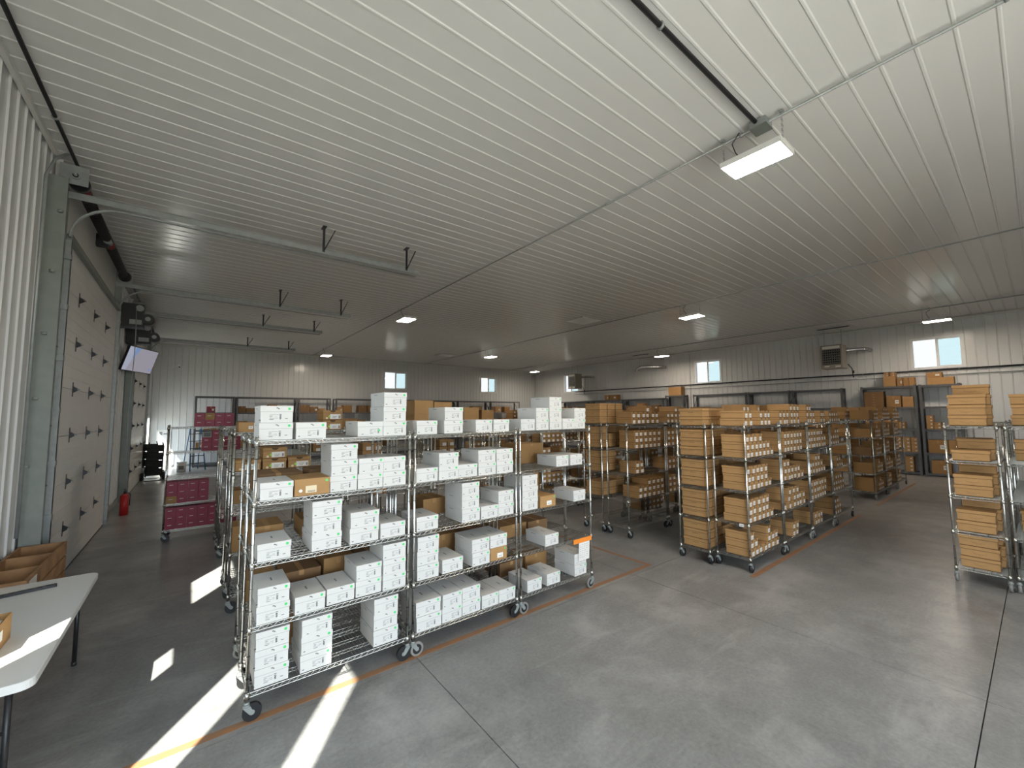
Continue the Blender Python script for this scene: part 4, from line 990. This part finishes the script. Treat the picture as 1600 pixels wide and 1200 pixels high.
# ---------------------------------------------------------------- screen between the overhead doors
def place_frame(o, c, ex, ez):
    ex = ex.normalized(); ey = ez.cross(ex).normalized(); ez = ex.cross(ey).normalized()
    m = Matrix((ex, ey, ez)).transposed().to_4x4(); m.translation = c; o.matrix_world = m
TVC = Vector((-1.094, 13.832, 3.576))
tv = empty('wall_screen', TVC); tag(tv, 'flat screen tilted down between the overhead doors, showing a pale page', 'television')
place_frame(tv, TVC, Vector((0.434, 0.901, -0.009)), Vector((0.258, -0.115, 0.959)))
b = MB(); b.box(-0.545, 0.545, 0.0, 0.045, -0.31, 0.31, 'black'); b.build('bezel', tv)
b = MB(); b.face([(-0.53, -0.002, -0.295), (0.53, -0.002, -0.295), (0.53, -0.002, 0.295), (-0.53, -0.002, 0.295)], 'tv')
b.face([(-0.53, -0.003, -0.295), (-0.40, -0.003, -0.295), (-0.22, -0.003, 0.295), (-0.53, -0.003, 0.295)], 'tv3'); b.face([(-0.33, -0.0035, 0.02), (-0.29, -0.0035, 0.02), (-0.13, -0.0035, 0.295), (-0.32, -0.0035, 0.295)], 'tv2')
b.face([(0.38, -0.0035, -0.22), (0.50, -0.0035, -0.22), (0.50, -0.0035, -0.18), (0.38, -0.0035, -0.18)], 'tv2'); b.build('display', tv)
b = MB(); b.box(-0.15, 0.15, 0.045, 0.08, -0.15, 0.15, 'dark_metal'); b.cyl((0, 0.08, 0), (0.0, 0.20, 0.05), 0.03, 'dark_metal', 8); b.build('wall_bracket', tv)

# ---------------------------------------------------------------- folding table and things on it
def rounded_rect(x0, x1, y0, y1, r, n=6):
    pts = []
    for cx, cy, a in ((x1-r, y1-r, 0), (x0+r, y1-r, 90), (x0+r, y0+r, 180), (x1-r, y0+r, 270)):
        for i in range(n+1): t = R(a+90*i/n); pts.append((cx+r*math.cos(t), cy+r*math.sin(t)))
    return pts
TX0, TX1, TY0, TY1, TZ = -1.38, -0.62, 3.43, 5.40, 0.74
tb = empty('folding_table', ((TX0+TX1)/2, (TY0+TY1)/2, 0)); tag(tb, 'white plastic folding table with dark steel legs at left edge', 'table')
b = MB(); ox, oy = (TX0+TX1)/2, (TY0+TY1)/2; P = rounded_rect(TX0-ox, TX1-ox, TY0-oy, TY1-oy, 0.06)
P2 = rounded_rect(TX0-ox+0.006, TX1-ox-0.006, TY0-oy+0.006, TY1-oy-0.006, 0.055)
b.face([(x, y, TZ) for x, y in P2], 'table'); b.face([(x, y, TZ-0.045) for x, y in reversed(P)], 'table')
for i in range(len(P)):
    j = (i+1) % len(P); b.face([(*P[i], TZ-0.045), (*P[j], TZ-0.045), (*P[j], TZ-0.006), (*P[i], TZ-0.006)], 'table', True); b.face([(*P[i], TZ-0.006), (*P[j], TZ-0.006), (*P2[j], TZ), (*P2[i], TZ)], 'table', True)
b.build('table_top', tb)
for yy, sg in ((TY1-oy-0.10, 1), (TY0-oy+0.12, -1)):
    for xx in (-0.27, 0.27):
        b = MB(); b.cyl((xx, yy, TZ-0.045), (xx, yy, 0.012), 0.015, 'dark_metal', 10); b.cyl((xx, yy, 0.0), (xx, yy, 0.03), 0.018, 'black', 10); b.build('leg', tb)
    b = MB(); b.cyl((-0.27, yy, 0.45), (0.27, yy, 0.45), 0.010, 'dark_metal', 8); b.tube([(0, yy, 0.45), (0, yy-sg*0.25, 0.58), (0, yy-sg*0.42, TZ-0.046)], 0.010, 'dark_metal', 8); b.build('leg_brace', tb)
b = MB(); b.box(TX0-ox+0.08, TX0-ox+0.10, TY0-oy+0.1, TY1-oy-0.1, TZ-0.075, TZ-0.046, 'dark_metal'); b.box(TX1-ox-0.10, TX1-ox-0.08, TY0-oy+0.1, TY1-oy-0.1, TZ-0.075, TZ-0.046, 'dark_metal'); b.build('apron_rail', tb)
b = MB()
for pts, (z0, z1) in ((rounded_rect(-0.16, 0.16, -0.02, 0.02, 0.012), (0.0, 0.02)),):
    b.face([(x, y, z1) for x, y in pts], 'black'); b.face([(x, y, z0) for x, y in reversed(pts)], 'black')
    for i in range(len(pts)): j = (i+1) % len(pts); b.face([(*pts[i], z0), (*pts[j], z0), (*pts[j], z1), (*pts[i], z1)], 'black')
for i in range(5): b.box(-0.12+0.05*i, -0.10+0.05*i, -0.012, 0.012, 0.02, 0.022, 'shelf_grey')
ro = b.build('remote_control', None, (-1.00, 5.13, TZ+0.001)); ro.rotation_euler = (0, 0, R(12)); tag(ro, 'slim black remote lying on the white folding table', 'remote')
# open carton on the table
b = MB(); w_, d_, h_ = 0.30, 0.36, 0.16
for q in ((-w_/2, w_/2, 0, 0.005, 0, h_), (-w_/2, w_/2, d_-0.005, d_, 0, h_), (-w_/2, -w_/2+0.005, 0.005, d_-0.005, 0, h_), (w_/2-0.005, w_/2, 0.005, d_-0.005, 0, h_), (-w_/2+0.005, w_/2-0.005, 0.005, d_-0.005, 0, 0.005)): b.box(*q, 'card2')
co = b.build('open_carton', None, (-1.02, 3.80, TZ+0.001)); tag(co, 'small open brown carton on the white folding table at frame edge', 'carton')
b = MB(); b.box(-0.12, 0.12, 0.03, 0.33, 0.06, 0.13, 'paper'); b.build('white_contents', co)
b = MB(); b.box(0.15, 0.1512, 0.08, 0.2, 0.05, 0.11, 'paper'); b.build('label', co)

# ---------------------------------------------------------------- wooden crates by the wall
cr = empty('wooden_crate', (-1.20, 6.12, 0)); tag(cr, 'rough wooden divided crate against the wall beside the door jamb', 'crate')
cx0, cx1, cy0, cy1 = -0.22, 0.14, -0.72, 0.70
for z0 in (0.0, 0.155, 0.31, 0.465, 0.62):
    boxed('plank', cx1-0.022, cx1, cy0, cy1, z0+0.01, z0+0.145, 'wood', cr); boxed('plank', cx0, cx0+0.022, cy0, cy1, z0+0.01, z0+0.145, 'wood', cr)
    boxed('plank', cx0+0.023, cx1-0.023, cy0, cy0+0.022, z0+0.01, z0+0.145, 'wood', cr); boxed('plank', cx0+0.023, cx1-0.023, cy1-0.022, cy1, z0+0.01, z0+0.145, 'wood', cr)
for yy in (-0.25, 0.22): boxed('divider', cx0+0.023, cx1-0.023, yy, yy+0.022, 0.02, 0.76, 'wood', cr)
boxed('crate_base', cx0+0.023, cx1-0.023, cy0+0.023, cy1-0.023, 0.01, 0.03, 'wood', cr)
b = MB(); b.box(cx1+0.001, cx1+0.003, -0.66, -0.44, 0.50, 0.74, 'paper')
for i in range(4): b.box(cx1+0.003, cx1+0.0035, -0.62, -0.62+0.12*(1-0.1*i), 0.56+0.04*i, 0.568+0.04*i, 'ink_shade_grey')
b.build('paper_tag', cr)

# ---------------------------------------------------------------- things at the far left
ht = empty('hand_truck', (-0.98, 18.7, 0), R(10)); tag(ht, 'black hand truck leaning by the far overhead door', 'hand truck')
def lean(z): return -0.18+0.17*(1.25-z)
for xx in (-0.21, 0.21):
    b = MB(); b.tube([(xx, lean(0.12), 0.12), (xx, lean(1.15), 1.15), (xx*0.8, lean(1.3), 1.30)], 0.02, 'black', 8); b.build('rail', ht)
for zz in (0.3, 0.5, 0.7, 0.9, 1.1): b = MB(); b.tube([(-0.21, lean(zz), zz), (0.21, lean(zz), zz)], 0.015, 'black', 6); b.build('crossbar', ht)
b = MB(); b.box(-0.24, 0.24, -0.22, 0.03, 0.004, 0.014, 'black'); b.build('toe_plate', ht)
for k in range(4):
    b = MB(); z0, z1 = 0.16+0.27*k, 0.40+0.27*k; b.face([(-0.19, lean(z0)-0.012, z0), (0.19, lean(z0)-0.012, z0), (0.19, lean(z1)-0.012, z1), (-0.19, lean(z1)-0.012, z1)], 'black'); b.face([(-0.19, lean(z1)+0.012, z1), (0.19, lean(z1)+0.012, z1), (0.19, lean(z0)+0.012, z0), (-0.19, lean(z0)+0.012, z0)], 'black'); b.build('back_plate', ht)
for xx in (-0.28, 0.28):
    b = MB(); b.cyl((xx-0.035, 0.16, 0.13), (xx+0.035, 0.16, 0.13), 0.13, 'black', 18); b.cyl((xx-0.038, 0.16, 0.13), (xx+0.038, 0.16, 0.13), 0.06, 'galv', 12); b.build('wheel', ht)
ht2 = copy_tree(ht); ht2.location = (-1.1, 19.45, 0); ht2.rotation_euler = (0, 0, R(-12)); tag(ht2, 'second black hand truck half hidden behind the first by walk door', 'hand truck')
b = MB(); b.box(-0.2, 0.2, -0.02, 0.02, 0, 0.40, 'black')
ldr = empty('step_ladder', (0.12, 21.2, 0), R(20)); tag(ldr, 'dark blue step ladder standing before the far shelving', 'ladder')
for xx in (-0.22, 0.22):
    b = MB(); b.tube([(xx*1.2, -0.35, 0.0), (xx*0.8, 0.0, 1.75)], 0.022, 'blue', 6); b.build('front_rail', ldr); b = MB(); b.tube([(xx*1.2, 0.35, 0.0), (xx*0.8, 0.03, 1.72)], 0.018, 'blue', 6); b.build('rear_rail', ldr)
for i in range(5):
    zz = 0.3+0.29*i; t = zz/1.75; b = MB(); b.box(-0.22*1.1, 0.22*1.1, -0.35*(1-t)-0.04, -0.35*(1-t)+0.04, zz-0.012, zz+0.012, 'dark_metal'); b.build('step', ldr)
b = MB(); b.box(-0.2, 0.2, -0.10, 0.12, 1.73, 1.77, 'black'); b.build('top_cap', ldr)
bk = MB(); bk.cyl((0, 0, 0.0), (0, 0, 0.36), 0.14, 'paper', 18, r1=0.16); bk.cyl((0, 0, 0.36), (0, 0, 0.385), 0.167, 'vinyl', 18)
bo = bk.build('plastic_bucket', None, (-0.28, 20.9, 0.0)); tag(bo, 'white plastic bucket with lid at foot of the ladder', 'bucket')
b = MB(); b.box(-0.08, 0.08, -0.165, -0.160, 0.1, 0.24, 'ink_shade_grey'); b.build('label', bo)
b = MB(); b.tube([(-0.17, 0, 0.34), (-0.12, -0.1, 0.22), (0, -0.17, 0.18), (0.12, -0.1, 0.22), (0.17, 0, 0.34)], 0.004, 'galv', 5); b.build('bail_handle', bo)
b = MB(); b.box(-1.20, -0.72, YB-0.045, YB-0.038, 0.55, 1.60, 'paper')
sg = b.build('wall_notice'); tag(sg, 'white notice sheet with black code and heading on far wall', 'notice')
b = MB(); b.box(-1.12, -1.0, YB-0.047, YB-0.045, 1.38, 1.52, 'ink_shade_grey'); b.box(-0.97, -0.8, YB-0.047, YB-0.045, 1.40, 1.46, 'ink_shade_grey'); b.build('heading', sg)
b = MB(); b.cyl((-0.57, YB-0.02, 4.40), (-0.57, YB-0.09, 4.40), 0.06, 'vinyl', 16); sc_ = b.build('security_camera'); tag(sc_, 'small white security camera high on the far wall', 'camera')
b = MB(); b.cyl((-0.57, YB-0.09, 4.36), (-0.55, YB-0.20, 4.33), 0.05, 'vinyl', 16); b.cyl((-0.55, YB-0.20, 4.33), (-0.549, YB-0.205, 4.329), 0.03, 'black', 12); b.build('camera_head', sc_)
pipe('cable', [(-0.62, YB-0.03, 4.38), (-0.9, YB-0.03, 4.28), (-1.38, YB-0.03, 4.32)], 0.008, 'vinyl', 'thin white cable drooping from the security camera', 'cable')
ex_ = MB(); ex_.cyl((0, 0, 0.0), (0, 0, 0.42), 0.075, 'red', 16); ex_.cyl((0, 0, 0.42), (0, 0, 0.47), 0.075, 'red', 16, r1=0.03)
eo = ex_.build('fire_extinguisher', None, (-1.12, 12.55, 0.0)); tag(eo, 'red fire extinguisher on the floor past the nearest overhead door', 'fire extinguisher')
b = MB(); b.cyl((0, 0, 0.47), (0, 0, 0.52), 0.02, 'dark_metal', 8); b.box(-0.015, 0.015, -0.10, 0.02, 0.52, 0.535, 'black'); b.box(-0.015, 0.015, -0.09, 0.0, 0.555, 0.565, 'black'); b.build('valve', eo)
b = MB(); b.tube([(0.02, 0, 0.49), (0.09, -0.02, 0.46), (0.09, -0.04, 0.2)], 0.009, 'black', 6); b.build('hose', eo)
# paper notice hung with orange tape on the right rack
nt_ = MB(); nt_.box(-0.095, 0.095, -0.001, 0.0, -0.24, 0.0, 'paper')
for i in range(7):
    zz = -0.05-0.025*i
    for j in range(4):
        x0 = -0.08+0.04*j; nt_.box(x0, x0+0.012+0.02*((i*3+j*5) % 4)/4, -0.0014, -0.001, zz, zz+0.004, 'ink_shade_grey')
no = nt_.build('paper_notice', None, (3.885, 3.560, 0.600)); no.rotation_euler = (R(3), 0, 0); tag(no, 'handwritten paper notice taped to the right shoebox rack', 'notice')
tp = boxed('tape_strip', -0.19, 0.13, -0.0025, -0.001, -0.02, 0.035, 'orange', no)
tp['label'] = 'bright orange tape strip'
b = MB(); b.tube([(.66, 5.62, 2.12), (.72, 5.60, 2.16), (.78, 5.61, 2.13), (.82, 5.62, 2.11)], 0.012, 'orange', 6); o = b.build('orange_strap', None, (0.06, 0.0, -0.028)); tag(o, 'crumpled orange strap beside the top left white shoeboxes', 'strap')

b = MB(); b.box(-0.03, 0.03, -0.0012, 0.0, -0.02, 0.02, 'paper'); b.box(-0.02, 0.01, -0.0016, -0.0012, -0.004, 0.002, 'ink_shade_grey')
o = b.build('shelf_tag', None, (6.022, 2.62, SH[1]-0.02)); o.rotation_euler = (0, 0, -math.pi/2); tag(o, 'small white tag on the shelf edge of the right corner rack', 'tag')
